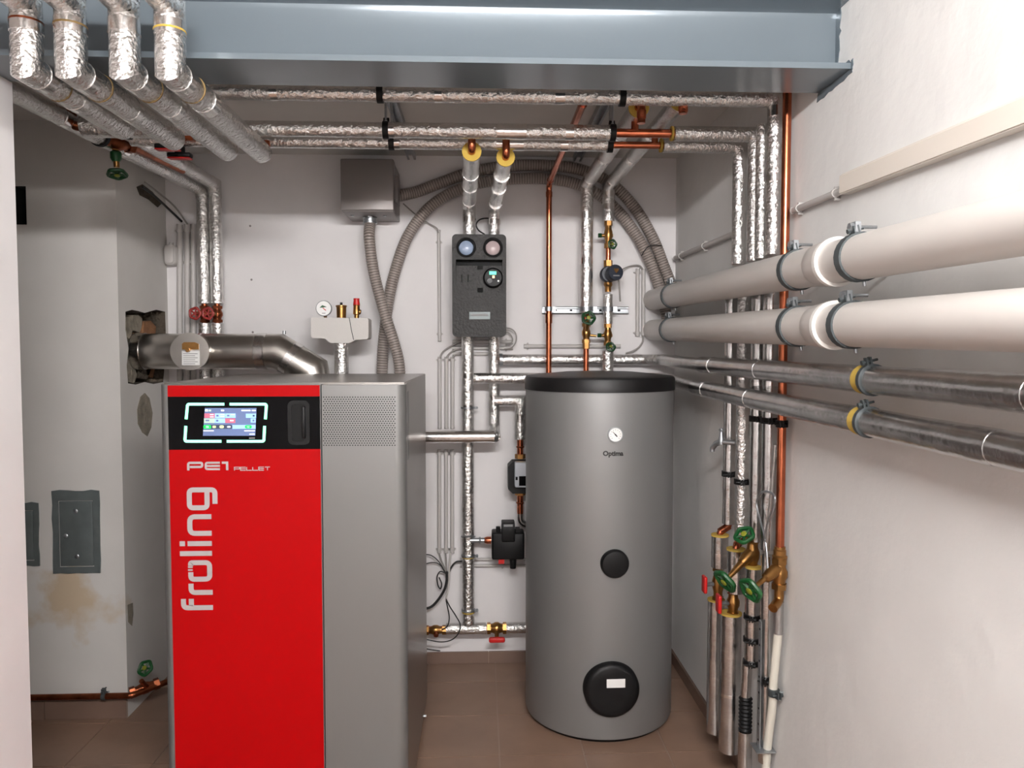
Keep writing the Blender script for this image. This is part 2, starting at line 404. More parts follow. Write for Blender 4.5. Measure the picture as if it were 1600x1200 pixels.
smear([(yc - .004, BZ + .014), (BY0, BZ + .014)] + jag((BY0 + .01, BZ + .022), (yc - .02, BZ + .03), 5, .004))

# ------------------------------------------------------------------ ceiling tube lamp (in front of the beam, behind the camera)
lamp = thing('tube_lamp', 'white ceiling batten lamp with one bright tube, out of view behind the viewer', 'lamp', (.15, -.2, ZC))
M().softbox((-.47, -.245, 2.28), (.77, -.155, ZC), .012, 'x', .006).build('housing', 'white', lamp)
m_ = mat('lamp_tube', (255, 255, 255)); b_ = m_.node_tree.nodes['Principled BSDF']
b_.inputs['Emission Color'].default_value = LAMP_COL + (1,); b_.inputs['Emission Strength'].default_value = LAMP; MT['tube'] = m_
M().cyl((-.44, -.2, 2.247), (.74, -.2, 2.247), .03, seg=16).build('tube', 'tube', lamp)
for x in (-.455, .755): M().softbox((x - .014, -.23, 2.215), (x + .014, -.17, 2.281), .006, 'x', .003).build('end_holder', 'white', lamp)

# ------------------------------------------------------------------ pipe helpers
def band(parent, c, axis, r, w=.03, material='foil_tape', name='tape_band', jit=.012):
    a = V(axis).normalized(); M().tube([V(c) - a * w / 2, V(c) + a * w / 2], r, 16, jit=jit, step=.012).build(name, material, parent)
def clamp(parent, c, axis, r, ear=None, w=.016, material='dark_zinc', rod=None, name='pipe_clamp'):
    """two-part pipe clamp: band, ears with bolt, optional threaded rod"""
    a = V(axis).normalized(); c = V(c); m = M()
    m.lathe(c - a * w / 2, a, [(0, r * .98), (0, r + .0035), (w, r + .0035), (w, r * .98)], 24)
    if ear is not None:
        e = V(ear).normalized(); k = e.cross(a).normalized()
        p = c + e * (r + .009)
        o = p - e * .011; 
        m.prism([(-w / 2, 0), (w / 2, 0), (w / 2, .02), (-w / 2, .02)], o, a, e, k, -.006, -.002)
        m.prism([(-w / 2, 0), (w / 2, 0), (w / 2, .02), (-w / 2, .02)], o, a, e, k, .002, .006)
        m.cyl(p - k * .013, p + k * .02, .0028, seg=8); m.cyl(p - k * .015, p - k * .01, .0058, seg=6)
    o = m.build(name, material, parent)
    if rod is not None:
        d = (V(rod) - c).normalized(); M().cyl(c + d * r, V(rod), .004, seg=8).build('threaded_rod', 'zinc', o)
    return o
def foil_pipe(label, pts, r, material='foil', cat='pipe', name='insulated_pipe', jit=.035, bands=True, group=None, solo=False, seg=16, every=.42):
    pts = [V(p) for p in pts]
    lo = min(pts, key=lambda p: p.z)
    th = thing(name, label, cat, lo, group)
    M().tube(pts, r, seg, jit=jit, step=.022).build('insulation', material, th, sharp=60)
    if bands:
        for i in range(len(pts) - 1):
            L = (pts[i + 1] - pts[i]).length; d = (pts[i + 1] - pts[i]).normalized()
            for k in range(int(L / every)):
                s_ = (k + .5 + rs.uniform(-.2, .2)) * every
                if s_ < L - .04: band(th, pts[i] + d * s_, d, r * 1.035, rs.uniform(.02, .04))
            if i: # tape round the mitred elbow
                band(th, pts[i] + d * (r * 1.6), d, r * 1.04, .03); 
    return th
def foam_end(parent, c, axis, r, core, material='foam'):
    a = V(axis).normalized(); c = V(c)
    o = M().lathe(c, a, [(0, r * 1.02), (.006, r * 1.02), (.006, core)], 22).build('foam_end', material, parent)
    return o
def copper_run(parent, pts, r=.011, fr=.03, name='copper_pipe', material='copper', sockets=True):
    p2 = fillet(pts, fr, 6); o = M().tube(p2, r, 14).build(name, material, parent)
    if sockets:
        pts = [V(p) for p in pts]
        for i in range(1, len(pts) - 1):
            for q in (pts[i - 1], pts[i + 1]):
                d = (q - pts[i]).normalized()
                if (q - pts[i]).length > fr * 2: M().cyl(pts[i] + d * fr * 1.1, pts[i] + d * (fr * 1.1 + .022), r * 1.16, seg=14).build('socket', material, o)
    return o
def handwheel(parent, c, axis, R, material='green', name='handwheel'):
    a, b, d = frame(V(axis)); c = V(c); m = M()
    pts = []; k = 24                                  # wavy five-lobed rim
    rings = []
    for i in range(k):
        t = 2 * math.pi * i / k; e = a * math.cos(t) + b * math.sin(t); RR = R * (1 + .07 * math.cos(5 * t))
        rings.append([c + e * (RR + R * .24 * math.cos(u)) + d * (R * .24 * math.sin(u)) for u in [2 * math.pi * j / 8 for j in range(8)]])
    rings.append(rings[0]); m.loft(rings, caps=False)
    m.lathe(c - d * R * .2, d, [(0, R * .26), (R * .35, R * .3), (R * .4, R * .12)], 12)
    for i in range(5):
        t = 2 * math.pi * i / 5; e = a * math.cos(t) + b * math.sin(t); m.cyl(c, c + e * R, R * .16, seg=6)
    o = m.build(name, material, parent)
    if 'green' in material: M().lathe(c + d * R * .2, d, [(0, R * .34), (R * .06, R * .34), (R * .1, R * .2)], 14).build('hub_cap', 'hub', o)
    return o
def valve_body(parent, p, q, r=.013, material='brass', name='valve_body'):
    """hexagon ends and swollen middle along p-q"""
    p, q = V(p), V(q); L = (q - p).length; d = q - p; m = M()
    m.lathe(p, d, [(0, r * 1.25), (L * .18, r * 1.25)], 6); m.lathe(p, d, [(L * .82, r * 1.25), (L, r * 1.25)], 6)
    m.lathe(p, d, [(L * .18, r * .95), (L * .3, r), (L * .42, r * 1.3), (L * .58, r * 1.3), (L * .7, r), (L * .82, r * .95)], 16)
    return m.build(name, material, parent)

# ------------------------------------------------------------------ four pipes dropping under the beam, upper left
YD, RD = 1.725, .0325; ZD, ZU = 2.074, zat(200, 6, YD)
for k, (px, yend, lab) in enumerate(((42, 2.17, 'leftmost foil wrapped pipe dropping in front of the beam with a rust red tape ring'), (111, 2.28, 'second foil wrapped pipe from the left dropping in front of the beam'),
        (195, 2.40, 'third foil wrapped pipe from the left dropping in front of the beam'), (266, 2.42, 'rightmost of four foil wrapped pipes before the beam, copper at its end'))):
    x = xat(px, 80, YD)
    pts = [V((x, .9, ZU)), V((x, YD, ZU)), V((x, YD, ZD)), V((x, yend, ZD))]
    th = foil_pipe(lab, pts, RD, group='foil pipes dropping under the beam', jit=.04, seg=18)
    band(th, (x, YD, zat(200, (38, 43, 52, 48)[k], YD)), (0, 0, 1), RD * 1.05, .0045, ('old_copper', 'seam', 'foil_tape', 'foam')[k], 'seam_ring', jit=0)
    band(th, (x, YD + .12, ZD), (0, 1, 0), RD * 1.04, .003, 'seam', 'seam_ring', jit=0)
    if k == 3:
        copper_run(th, [(x, yend - .01, ZD), (x, 2.475, ZD), (x, 2.475, 2.125)], .012, .03, 'copper_elbow')

# ------------------------------------------------------------------ three long pipes hung behind the beam, turning down the right wall
RA = .0225; XV = .872
def yv(px): return at(px, 395, X=XV).y
Yv = [2.55, 2.409, 2.32, 2.228]
zA, YA = 2.196, 2.228
YBp, ZBp, YCp, ZCp = 2.385, 2.138, 2.53, 2.140
zup = zat(1151, 411, 2.55)
# C (rear), with a copper break
xc0, xc1 = xat(956, 216, YCp), xat(1036, 216, YCp)
tC = thing('insulated_pipe', 'rear one of the long foil pipes below the ceiling, thin copper section at right', 'pipe', (0, YCp, ZCp), 'long pipes below the ceiling')
pC = [(xat(205, 205, YCp), YCp, ZCp), (xc0, YCp, ZCp)]
M().tube(pC, RA, 16, jit=.04, step=.022).build('insulation', 'foil', tC, sharp=60)
zl = zat(1151, 411, 2.55)
M().tube([(xc1, YCp, ZCp), (XV, YCp, ZCp), (XV, YCp, zat(1151, 413, YCp))], RA + .001, 16, jit=.04, step=.022).build('insulation', 'foil', tC, sharp=60)
copper_run(tC, [(xc0 - .01, YCp, ZCp), (xc1 + .01, YCp, ZCp)], .0115)
foam_end(tC, (xc1 - .004, YCp, ZCp), (-1, 0, 0), RA, .012)
# B (middle)
xb0, xb1 = xat(958, 203, YBp), xat(1053, 203, YBp)
tB = thing('insulated_pipe', 'middle one of the long foil pipes below the ceiling, shiny copper section at right', 'pipe', (0, YBp, ZBp), 'long pipes below the ceiling')
M().tube([(xat(130, 190, YBp), YBp, ZBp), (xb0, YBp, ZBp)], RA + .001, 16, jit=.04, step=.022).build('insulation', 'foil', tB, sharp=60)
M().tube([(xb1, YBp, ZBp), (XV, YBp, ZBp), (XV, YBp, zat(1174, 408, YBp))], RA + .001, 16, jit=.04, step=.022).build('insulation', 'foil', tB, sharp=60)
copper_run(tB, [(xb0 - .01, YBp, ZBp), (xb1 + .01, YBp, ZBp)], .0135)
foam_end(tB, (xb1 - .004, YBp, ZBp), (-1, 0, 0), RA, .014)
M().tube(fillet([(xat(130, 190, YBp) + .01, YBp, ZBp), (xat(112, 176, YBp), YBp, ZBp), (xat(112, 176, YBp), YBp, ZBp + .1)], .03), .014, 12).build('copper_elbow', 'old_copper', tB)
M().tube([(xat(130, 190, YBp), YBp, ZBp), (xat(236, 195, YBp), YBp, ZBp)], .033, 18, jit=.04, step=.022).build('insulation', 'foil', tB, sharp=60)
# A (front, half hidden by the beam)
tA = foil_pipe('front one of the long foil pipes, half hidden behind the steel beam', [(xat(330, 142, YA), YA, zA), (XV, YA, zA), (XV, YA, zat(1208, 398, YA))], RA, group='long pipes below the ceiling', jit=.04)
M().tube(fillet([(xat(330, 142, YA) + .01, YA, zA), (xat(322, 142, YA) - .03, YA, zA), (xat(322, 142, YA) - .03, YA, ZC)], .03), .012, 12).build('copper_elbow', 'copper', tA)
for t_, Y_, Z_, r_, ends in ((tC, YCp, ZCp, RA, (0.2,)), (tB, YBp, ZBp, RA + .001, (.2,))):
    xs = [(-.75, .03), (-.28, .035), (.1, .09), (.28, .025)]
    for x, wd in xs: band(t_, (x, Y_, Z_), EX, r_ * 1.035, wd)
for x in (xat(603, 205, YBp), xat(957, 205, YBp)):
    clamp(tB, (x, YBp, ZBp), EX, RA + .001, (0, .4, 1), .018, 'black', (x, YBp, ZC))
for x in (xat(612, 222, YCp), xat(953, 216, YCp)):
    clamp(tC, (x, YCp, ZCp), EX, RA, (0, .4, 1), .018, 'black', (x, YCp, ZC))
for x in (xat(594, 142, YA), xat(972, 146, YA)):
    clamp(tA, (x, YA, zA), EX, RA, (0, .4, 1), .018, 'black', (x, YA, ZC))
clamp(tB, (xat(197, 195, YBp), YBp, ZBp), EX, .034, (0, .4, 1), .02, 'black', (xat(197, 195, YBp), YBp, ZC))
# rails on the ceiling
def rail(label, px0, py0, px1, py1):
    a, b = at(px0, py0, Z=ZC), at(px1, py1, Z=ZC); x = (a.x + b.x) / 2; a.y = max(1.9, a.y - .5); b.y = min(b.y, YB - .03)
    m = M()
    for dx in (-.0165, .0165): m.box((x + dx - .0015, a.y, ZC - .024), (x + dx + .0015, b.y, ZC))
    m.box((x - .018, a.y, ZC - .003), (x + .018, b.y, ZC))
    for dx in (-1, 1): m.box((x + dx * .018, a.y, ZC - .026), (x + dx * .009, b.y, ZC - .0235))
    tag(m.build('ceiling_rail', 'zinc'), label, 'rail', 'mounting rails on the ceiling')
rail('galvanised rail on the ceiling above the grey wall box', 612, 160, 652, 258)
rail('galvanised rail on the ceiling above the two pipes on the tank', 940, 155, 900, 255)
rail('galvanised rail on the ceiling left of the grey wall box', 335, 228, 376, 256)

# ------------------------------------------------------------------ risers on the right wall
def riser(label, px, ytop, r, first):
    """lower foil risers seen between and below the horizontal pipes"""
    Y = at(px, 540, X=XV).y; z1 = zat(px, ytop, Y)
    return Y, z1
cores = thing('copper_pipe', 'bare copper pipe running down the right wall from the ceiling', 'pipe', (XV, at(1226, 395, X=XV).y, 0))
YCU = at(1226, 395, X=XV).y
M().tube([(XV, YCU, ZC), (XV, YCU, zat(1216, 858, YCU))], .0125, 16).build('pipe', 'copper', cores)
for py in (662,): clamp(cores, (XV - .0, YCU, zat(1220, py, YCU)), EZ, .014, (-.4, -1, 0), .02, 'black')
low = [(1142, 2.6, 436, 818, 'foil wrapped riser nearest the back corner on the right wall, copper offset below it', .022),
       (1162, 2.47, 436, 838, 'second foil wrapped riser from the back corner on the right wall', .022),
       (1185, 2.35, 430, 845, 'third foil wrapped riser from the back corner on the right wall', .023),
       (1204, 2.25, 425, 858, 'foil wrapped riser beside the bare copper pipe on the right wall', .022)]
RIS = []
for i, (px, _, y0, y1, lab, r_) in enumerate(low):
    p = at(px, 560, X=XV); Y = p.y; th = thing('riser_pipe', lab, 'pipe', (XV, Y, zat(px, y1, Y)), 'foil risers on the right wall'); RIS.append((th, Y))
    z0, z1 = zat(px, y0, Y), zat(px, y1, Y)
    M().tube([(XV, Y, z0), (XV, Y, z1)], r_, 16, jit=.05, step=.02).build('insulation', 'foil_dull' if i != 1 else 'foil', th, sharp=60)
    M().cyl((XV, Y, z0 - .01), (XV, Y, z0 + .03), .011).build('copper_pipe', 'copper', th)
    for yy in ((600,), (590, 720), (600,), (480, 600))[i]: band(th, (XV, Y, zat(px, yy, Y)), EZ, r_ * 1.05, .012)
tap_clamps = [(0, 740), (1, 752), (2, 654), (3, 657)]
for i, py in tap_clamps: clamp(RIS[i][0], (XV, RIS[i][1], zat(low[i][0] - 4, py, RIS[i][1])), EZ, .023, (-.3, -1, 0), .018, 'black')
v3 = foil_pipe('short foil wrapped riser between its neighbours above the upper white drain pipe', [(XV, 2.325, 2.15), (XV, 2.325, zat(1190, 404, 2.325))], .02, jit=.05)

# ------------------------------------------------------------------ white drain pipes on the right wall
XD, RW = .795, .0475
def drain(label, a, b, clamps, sleeve):
    pa, pb_ = at(*a, X=XD), at(*b, X=XD); d = (pb_ - pa).normalized()
    pa = pa - d * .3 if False else pa
    th = thing('drain_pipe', label, 'pipe', (XD, pa.y, pa.z - RW), 'white drain pipes on the right wall')
    end = pb_ + d * 1.2
    start = pa - d * ((YB - .02 - pa.y))
    def pt(px): 
        y = at(px, 450, X=XD).y; return pa + d * ((y - pa.y) / d.y)
    M().tube([start, pt(sleeve)], RW, 32).build('pipe', 'pvc', th)
    s0 = pt(sleeve); 
    M().tube([pt(sleeve), end], RW * 1.0, 32).build('pipe', 'pvc', th)
    M().lathe(s0 - d * .055, d, [(0, RW * 1.0), (.006, RW * 1.06), (.022, RW * 1.06), (.03, RW * 1.1), (.075, RW * 1.12), (.078, RW)], 32).build('socket', 'pvc', th)
    M().lathe(s0 + d * .015, d, [(0, RW * 1.05), (0, RW * 1.17), (.014, RW * 1.17), (.014, RW)], 32).build('socket_rim', 'pvc_ring', th)
    for cx in clamps:
        c = pt(cx)
        o = clamp(th, c, d, RW * (1.1 if abs(cx - sleeve) < 60 and False else 1.02), (-.25, 0, 1), .024, 'rubber', None)
        m = M(); e = V((-.18, 0, 1)).normalized(); p = c + e * (RW + .016)
        m.cyl(p - EX * .012, p + EX * .045, .0035, seg=8); m.cyl(p - EX * .014, p - EX * .004, .009, seg=6); m.box(p - V((.006, .012, .012)), p + V((.006, .012, .01)))
        m.build('clamp_bolt', 'zinc', o)
        M().cyl(c - e * (RW + .002), c - e * (RW + .014), .004, seg=8).build('clamp_screw', 'zinc', o)
        M().cyl(c + EX * RW, V((XR + .01, c.y, c.z)), .005, seg=8).build('wall_rod', 'zinc', o)
    return th
drain('upper white plastic drain pipe clamped along the right wall', (1052, 462), (1600, 349), (1052, 1247, 1343), 1300)
drain('lower white plastic drain pipe clamped along the right wall', (1052, 515), (1600, 500), (1050, 1247, 1332), 1298)

# ------------------------------------------------------------------ two foil heating pipes: behind the tank, then along the right wall
XS, RS = .812, .0295
YH = 3.37
def along(px, py): return at(px, py, X=XS)
def heat(label, start_px, py_h, a, b, YH, ring_px):
    zh = zat(900, py_h, YH); p0 = V((xat(start_px, py_h, YH), YH, zh)); pc = V((XS, YH, zh)); pe = along(*b); pa = along(*a)
    d = (pe - pa).normalized(); end = pe + d * 1.2
    th = thing('heating_pipe', label, 'pipe', (XS, 2.0, pa.z - RS), 'foil heating pipes along the right wall')
    M().tube([p0, V((XS - .07, YH, zh)), V((XS, YH - .07, zh)), pa], RS * .82, 18, jit=.035, step=.022).build('insulation', 'foil', th, sharp=60)
    M().tube([pa - d * .02, end], RS, 22, jit=.03, step=.025).build('insulation', 'foil_dull', th, sharp=60)
    q = pa + d * ((at(ring_px, 640, X=XS).y - pa.y) / d.y)
    o = clamp(th, q, d, RS * 1.02, (-.25, 0, 1), .012, 'dark_zinc')
    M().lathe(q - d * .034, d, [(0, RS * 1.0), (0, RS * 1.05), (.028, RS * 1.05), (.028, RS)], 24).build('foam_ring', 'foam', th)
    M().cyl(q + EX * RS, V((XR + .01, q.y, q.z)), .005, seg=8).build('wall_rod', 'zinc', o)
    for s_, w_ in ((.12, .008), (.55, .03), (1.62, .05)): band(th, pa + d * s_, d, RS * 1.035, w_, 'foil_tape' if s_ < .2 else 'foil_dull')
    return th, p0
hU, p0U = heat('upper foil heating pipe running behind the tank and along the right wall', 781, 562, (1100, 570), (1600, 615), 3.41, 1362)
hL, p0L = heat('lower foil heating pipe running behind the tank and along the right wall', 740, 591, (1090, 606), (1600, 708), 3.323, 1358)
clamp(hU, (xat(775, 562, 3.41) + .02, 3.41, zat(900, 562, 3.41)), EX, RS * .84, None, .02, 'zinc')

# ------------------------------------------------------------------ trunking and conduits on the right wall
p, q = at(1328, 288, X=XR), at(1600, 180, X=XR); d = (q - p).normalized()
m = M(); e = q + d * 1.0; up = EZ
def wallbar(m, p, e, h, dep):
    vs = []
    for c in (p, e):
        for dz, dx in ((-h / 2, 0), (-h / 2, -dep), (h / 2 - .004, -dep), (h / 2, -dep + .004), (h / 2, 0)): vs.append(V((XR + dx, c.y, c.z + dz)))
    m.add(vs, [(0, 1, 2, 3, 4), (9, 8, 7, 6, 5)] + [(i, (i + 1) % 5, 5 + (i + 1) % 5, 5 + i) for i in range(5)])
tr = thing('cable_trunking', 'cream plastic cable trunking fixed high on the right wall', 'trunking', (XR, p.y, p.z))
wallbar(m, p, e, .05, .024); m.build('body', 'trunk', tr)
m = M(); wallbar(m, p - d * -.001, e, .045, .027); m.build('cover', 'trunk', tr)
def wall_conduit(label, a, b, wall='x', r=.009, clips=(.15, .85), off=.004, group=None, mate='conduit', cat='conduit'):
    a, b = V(a), V(b); d = (b - a).normalized(); th = thing('cable_conduit', label, cat, a if a.z < b.z else b, group)
    M().tube([a, b], r, 12).build('tube', mate, th)
    n = {'x': EX, 'y': EY, 'n': -EX}[wall]
    for t_ in clips:
        c = a.lerp(b, t_); k = d.cross(n).normalized(); mm = M()
        mm.lathe(c - d * .006, d, [(0, r), (0, r * 1.25), (.012, r * 1.25), (.012, r)], 14)
        mm.cyl(c + k * r * 1.5 - n * r * .2, c + k * r * 1.5 + n * (r + off), .004, seg=8); mm.cyl(c - k * r * 1.5 - n * r * .2, c - k * r * 1.5 + n * (r + off), .004, seg=8)
        mm.build('clip', mate, th)
    for pp, s_ in ((a, -1), (b, 1)): M().cyl(pp, pp + d * s_ * .004, r * 1.12, seg=12).build('end_cap', mate, th)
    return th
XC_ = XR - .013
wall_conduit('thin grey conduit on the right wall between copper pipe and trunking', at(1240, 329, X=XC_), at(1330, 292, X=XC_), 'x', .009, (.1, .75))
wall_conduit('thin grey conduit on the right wall between the back corner and the risers', at(1056, 403, X=XC_), at(1160, 360, X=XC_), 'x', .011, (.1, .5))

# ------------------------------------------------------------------ pellet boiler
YBo, YBr = 2.23, 3.08; XB0, XB1 = -.935, -.222; ZBo = 1.362
bo = thing('pellet_boiler', 'tall red and silver pellet boiler with a lit touch screen', 'boiler', ((XB0 + XB1) / 2, (YBo + YBr) / 2, 0))
def bx(px, py=800): return xat(px, py, YBo)
def bz(py, px=400): return zat(px, py, YBo)
M().box((XB0 + .012, YBo + .05, .03), (XB1, YBr, ZBo - .002)).build('body', 'boiler_side', bo)
M().bevbox((XB0 + .004, YBo + .035, ZBo - .006), (XB1 - .002, YBr + .002, ZBo), .003, 'z').build('top_cover', 'boiler_side', bo)
M().box((XB0 + .05, YBo + .06, 0), (XB1 - .03, YBr - .03, .03)).build('base', 'void', bo)
xr0, xr1 = xat(263, 900, YBo) , xat(500, 650, YBo)
xr0 = xat(262.5, 620, YBo)
zt = ZBo - .004
# silver door shell with rounded front corners left and right
def front_shell(x0, x1, z0, z1, rl, rr, material, name, y0=YBo, depth=.055):
    poly = []
    def arc(cx, cy, r, a0, a1):
        for i in range(7):
            t_ = math.radians(a0 + (a1 - a0) * i / 6); poly.append((cx + r * math.cos(t_), cy + r * math.sin(t_)))
    poly.append((x0, y0 + depth))
    if rl: arc(x0 + rl, y0 + rl, rl, 180, 270)
    else: poly.append((x0, y0))
    if rr: arc(x1 - rr, y0 + rr, rr, 270, 360)
    else: poly.append((x1, y0))
    poly.append((x1, y0 + depth))
    return M().prism(poly, (0, 0, 0), EX, EY, EZ, z0, z1).build(name, material, bo)
front_shell(XB0, xr1 + .002, .02, zt, .028, 0, 'boiler', 'door_frame', YBo + .002)
xg0, xg1 = xat(503, 650, YBo), XB1 + .001
front_shell(xg0, xg1, .02, zt - .002, 0, .03, 'boiler', 'front_panel')
M().box((xr1 - .002, YBo + .01, .02), (xg0 + .002, YBo + .05, zt - .004)).build('door_gap', 'void', bo)
z_a, z_b, z_c = bz(602), bz(619.5), bz(702)
YP = YBo - .002
M().box((xr0, YP, z_b), (xr1, YBo + .01, z_a)).build('door_top', 'red', bo)
M().box((xr0, YP, .03), (xr1, YBo + .01, z_c)).build('door', 'red', bo)
M().box((xr0, YP, z_c), (xr1, YBo + .01, z_b)).build('control_panel', 'black_gloss', bo)
# grip recess in the black panel
hx0, hx1, hz0, hz1 = xat(450, 660, YP), xat(484, 660, YP), bz(695), bz(626)
gr = M(); plate(gr, rrect((hx1 - hx0) / 2, (hz1 - hz0) / 2, .016, 5), [rrect((hx1 - hx0) / 2 - .011, (hz1 - hz0) / 2 - .01, .012, 5)], ((hx0 + hx1) / 2, YP, (hz0 + hz1) / 2), EX, EZ, EY, -.004, 0)
gr.build('grip_rim', 'black', bo)
M().prism(rrect((hx1 - hx0) / 2 - .01, (hz1 - hz0) / 2 - .009, .012, 5), ((hx0 + hx1) / 2, YP, (hz0 + hz1) / 2), EX, EZ, EY, -.0005, .001).build('grip_recess', 'void', bo)
M().softbox((hx1 - .02, YP - .014, hz0 + .02), (hx1 - .011, YP - .001, hz1 - .016), .003, 'z', .003).build('handle', 'black', bo)
# ribbon letters and light strips on the front
def fp(px, py, dy=0): p = at(px, py, Y=YP - dy); return p
def ribbon(m, pts, wd, o, u, v, n, h, rad_=0, cap=True):
    pts = [V((p[0], p[1], 0)) for p in pts]
    if rad_: pts = fillet(pts, rad_, 5)
    L = []; R_ = []
    for i, p in enumerate(pts):
        a = (p - pts[i - 1]).normalized() if i else (pts[1] - pts[0]).normalized()
        b = (pts[i + 1] - p).normalized() if i < len(pts) - 1 else a
        t_ = (a + b).normalized() if (a + b).length > 1e-6 else a
        nn = V((-t_.y, t_.x, 0)); k = wd / 2 / max(.5, t_.dot(a)); L.append(p + nn * k); R_.append(p - nn * k)
    K = len(pts); vs = []
    for hh in (0, h):
        for q in L + R_: vs.append(V(o) + u * q.x + v * q.y + n * hh)
    fs = []
    for i in range(K - 1):
        fs += [(i, i + 1, K + i + 1, K + i), (2 * K + i, 3 * K + i, 3 * K + i + 1, 2 * K + i + 1), (i, 2 * K + i, 2 * K + i + 1, i + 1), (K + i, K + i + 1, 3 * K + i + 1, 3 * K + i)]
    fs += [(0, K, 3 * K, 2 * K), (K - 1, 2 * K - 1 + 0, 4 * K - 1, 3 * K - 1)]
    fs[-1] = (K - 1, 3 * K - 1, 4 * K - 1, 2 * K - 1)
    m.add(vs, fs); return m
s_px = YP / F                                 # metres per pixel on the boiler front
def strip_(pix, name, material, wpx, rad_=0):
    pts = [(fp(*q).x, fp(*q).z) for q in pix]; m = M(); ribbon(m, pts, wpx * s_px, (0, YP, 0), EX, EZ, -EY, .0012, rad_)
    return m.build(name, material, bo)
strip_([(291, 655), (293.2, 631.5), (350.5, 631.5)], 'light_strip', 'led', 4.2, .006)
strip_([(359, 631.5), (416.5, 631.5), (414.8, 655)], 'light_strip', 'led', 4.2, .006)
strip_([(290.5, 665.5), (289, 689.5), (346, 689.5)], 'light_strip', 'led', 4.2, .006)
strip_([(354.5, 689.5), (412.3, 689.5), (413.6, 665.5)], 'light_strip', 'led', 4.2, .006)
def quad(m, x0, y0, x1, y1, h0, h1, sk=0):
    pp = [fp(x0 - sk * (y0 - 638) * 0, y0), fp(x1, y0), fp(x1, y1), fp(x0, y1)]
    return m.prism([(q.x, q.z) for q in pp], (0, YP, 0), EX, EZ, -EY, h0, h1)
def sq(px, py):  # pixel of the tilted screen crop (8.57x at 270,620)
    return 270 + px / 8.57, 620 + py / 8.57
m = M(); pp = [fp(*sq(*c)) for c in ((430, 150), (1122, 150), (1105, 522), (405, 522))]
m.prism([(q.x, q.z) for q in pp], (0, YP, 0), EX, EZ, -EY, 0, .0008); scr = m.build('screen', 'scr', bo, 'lit touch screen with coloured tiles')
def icon(x0, y0, x1, y1, material, rnd=0):
    a, b = fp(*sq(x0, y1)), fp(*sq(x1, y0)); c = (a + b) / 2; hx, hz = (b.x - a.x) / 2, (b.z - a.z) / 2
    M().prism(rrect(hx, hz, min(hx, hz) * rnd + 1e-5, 3 if rnd else 1), (c.x, YP, c.z), EX, EZ, -EY, .0008, .0012).build('icon', material, scr)
icon(425, 222, 562, 282, 'scr_red'); icon(566, 222, 702, 282, 'scr_blue'); icon(706, 222, 842, 282, 'scr_blue')
icon(420, 288, 562, 350, 'scr_green'); icon(566, 288, 700, 350, 'scr_blue'); icon(704, 288, 838, 350, 'scr_red')
icon(980, 225, 1115, 282, 'scr_blue'); icon(1045, 288, 1110, 345, 'scr_blue')
icon(800, 376, 1108, 428, 'scr_blue'); icon(415, 374, 800, 430, 'scr_dark', .9)
def icon2(*a_):
    x0, y0, x1, y1, mm, rn = a_; a, b = fp(*sq(x0, y1)), fp(*sq(x1, y0)); c = (a + b) / 2; hx, hz = (b.x - a.x) / 2, (b.z - a.z) / 2
    M().prism(rrect(hx, hz, min(hx, hz) * rn + 1e-5, 4 if rn else 1), (c.x, YP, c.z), EX, EZ, -EY, .0012, .0016).build('icon', mm, scr)
icon2(412, 376, 515, 428, 'scr_bright', .8); icon2(968, 378, 1060, 424, 'scr_bright', .8)
for a_ in ((445, 388, 485, 416, 'scr_white', .3), (535, 388, 578, 416, 'scr_yellow', .5), (628, 382, 685, 420, 'scr_yellow', .9), (730, 392, 775, 412, 'scr_white', .5), (995, 390, 1030, 414, 'scr_white', .5)):
    icon2(a_[0], a_[1], a_[2], a_[3], a_[4], a_[5])
for a_ in ((435, 168, 470, 196, 'scr_white'), (480, 170, 515, 196, 'scr_green'), (650, 172, 688, 192, 'scr_white'), (920, 176, 1042, 190, 'scr_white'), (1060, 176, 1112, 190, 'scr_white'),
           (412, 448, 550, 462, 'scr_white'), (960, 448, 1100, 462, 'scr_white'), (1028, 494, 1098, 506, 'scr_white'),
           (500, 232, 550, 242, 'scr_white'), (500, 264, 550, 274, 'scr_white'), (770, 310, 815, 326, 'scr_white'), (585, 240, 615, 264, 'scr'), (728, 240, 760, 262, 'scr'), (582, 306, 612, 332, 'scr'), (440, 306, 490, 328, 'scr'),
           (640, 232, 690, 240, 'scr_white'), (640, 262, 690, 270, 'scr_white'), (780, 232, 830, 240, 'scr_white'), (1072, 242, 1098, 264, 'scr_dark'), (1070, 304, 1094, 330, 'scr')):
    icon2(a_[0], a_[1], a_[2], a_[3], a_[4], 0)
a, b = fp(*sq(1022, 560)), fp(*sq(1100, 546)); M().box((a.x, YP - .0006, a.z), (b.x, YP, b.z)).build('badge', 'print', bo)
# lettering: vertical word
u_, v_ = EZ * s_px, -EX * s_px; o_ = fp(333, 953)
def word(strokes, o, u, v, wd, name, rad_=0):
    m = M()
    for st in strokes:
        pts = [((u * p[0] + v * p[1]).dot(EX), (u * p[0] + v * p[1]).dot(EZ)) for p in st]
        ribbon(m, pts, wd * s_px, o, EX, EZ, -EY, .0012, rad_ * s_px)
    return m.build(name, 'letter', bo)
W8 = 7.6
word([[(4, 0), (4, 45), (18, 45)], [(7, 33), (18, 33)]], o_, u_, v_, W8, 'letter', 9)
word([[(28, 0), (28, 33), (42, 33)]], o_, u_, v_, W8, 'letter', 8)
word([[(60, 33), (49, 33), (49, 4), (75, 4), (75, 33), (70, 33)]], o_, u_, v_, W8, 'letter', 7)
word([[(63.5, 30), (63.5, 37)], [(68, 30), (68, 37)]], o_, u_, v_, 2.6, 'letter')
word([[(89.5, 0), (89.5, 49)]], o_, u_, v_, W8, 'letter')
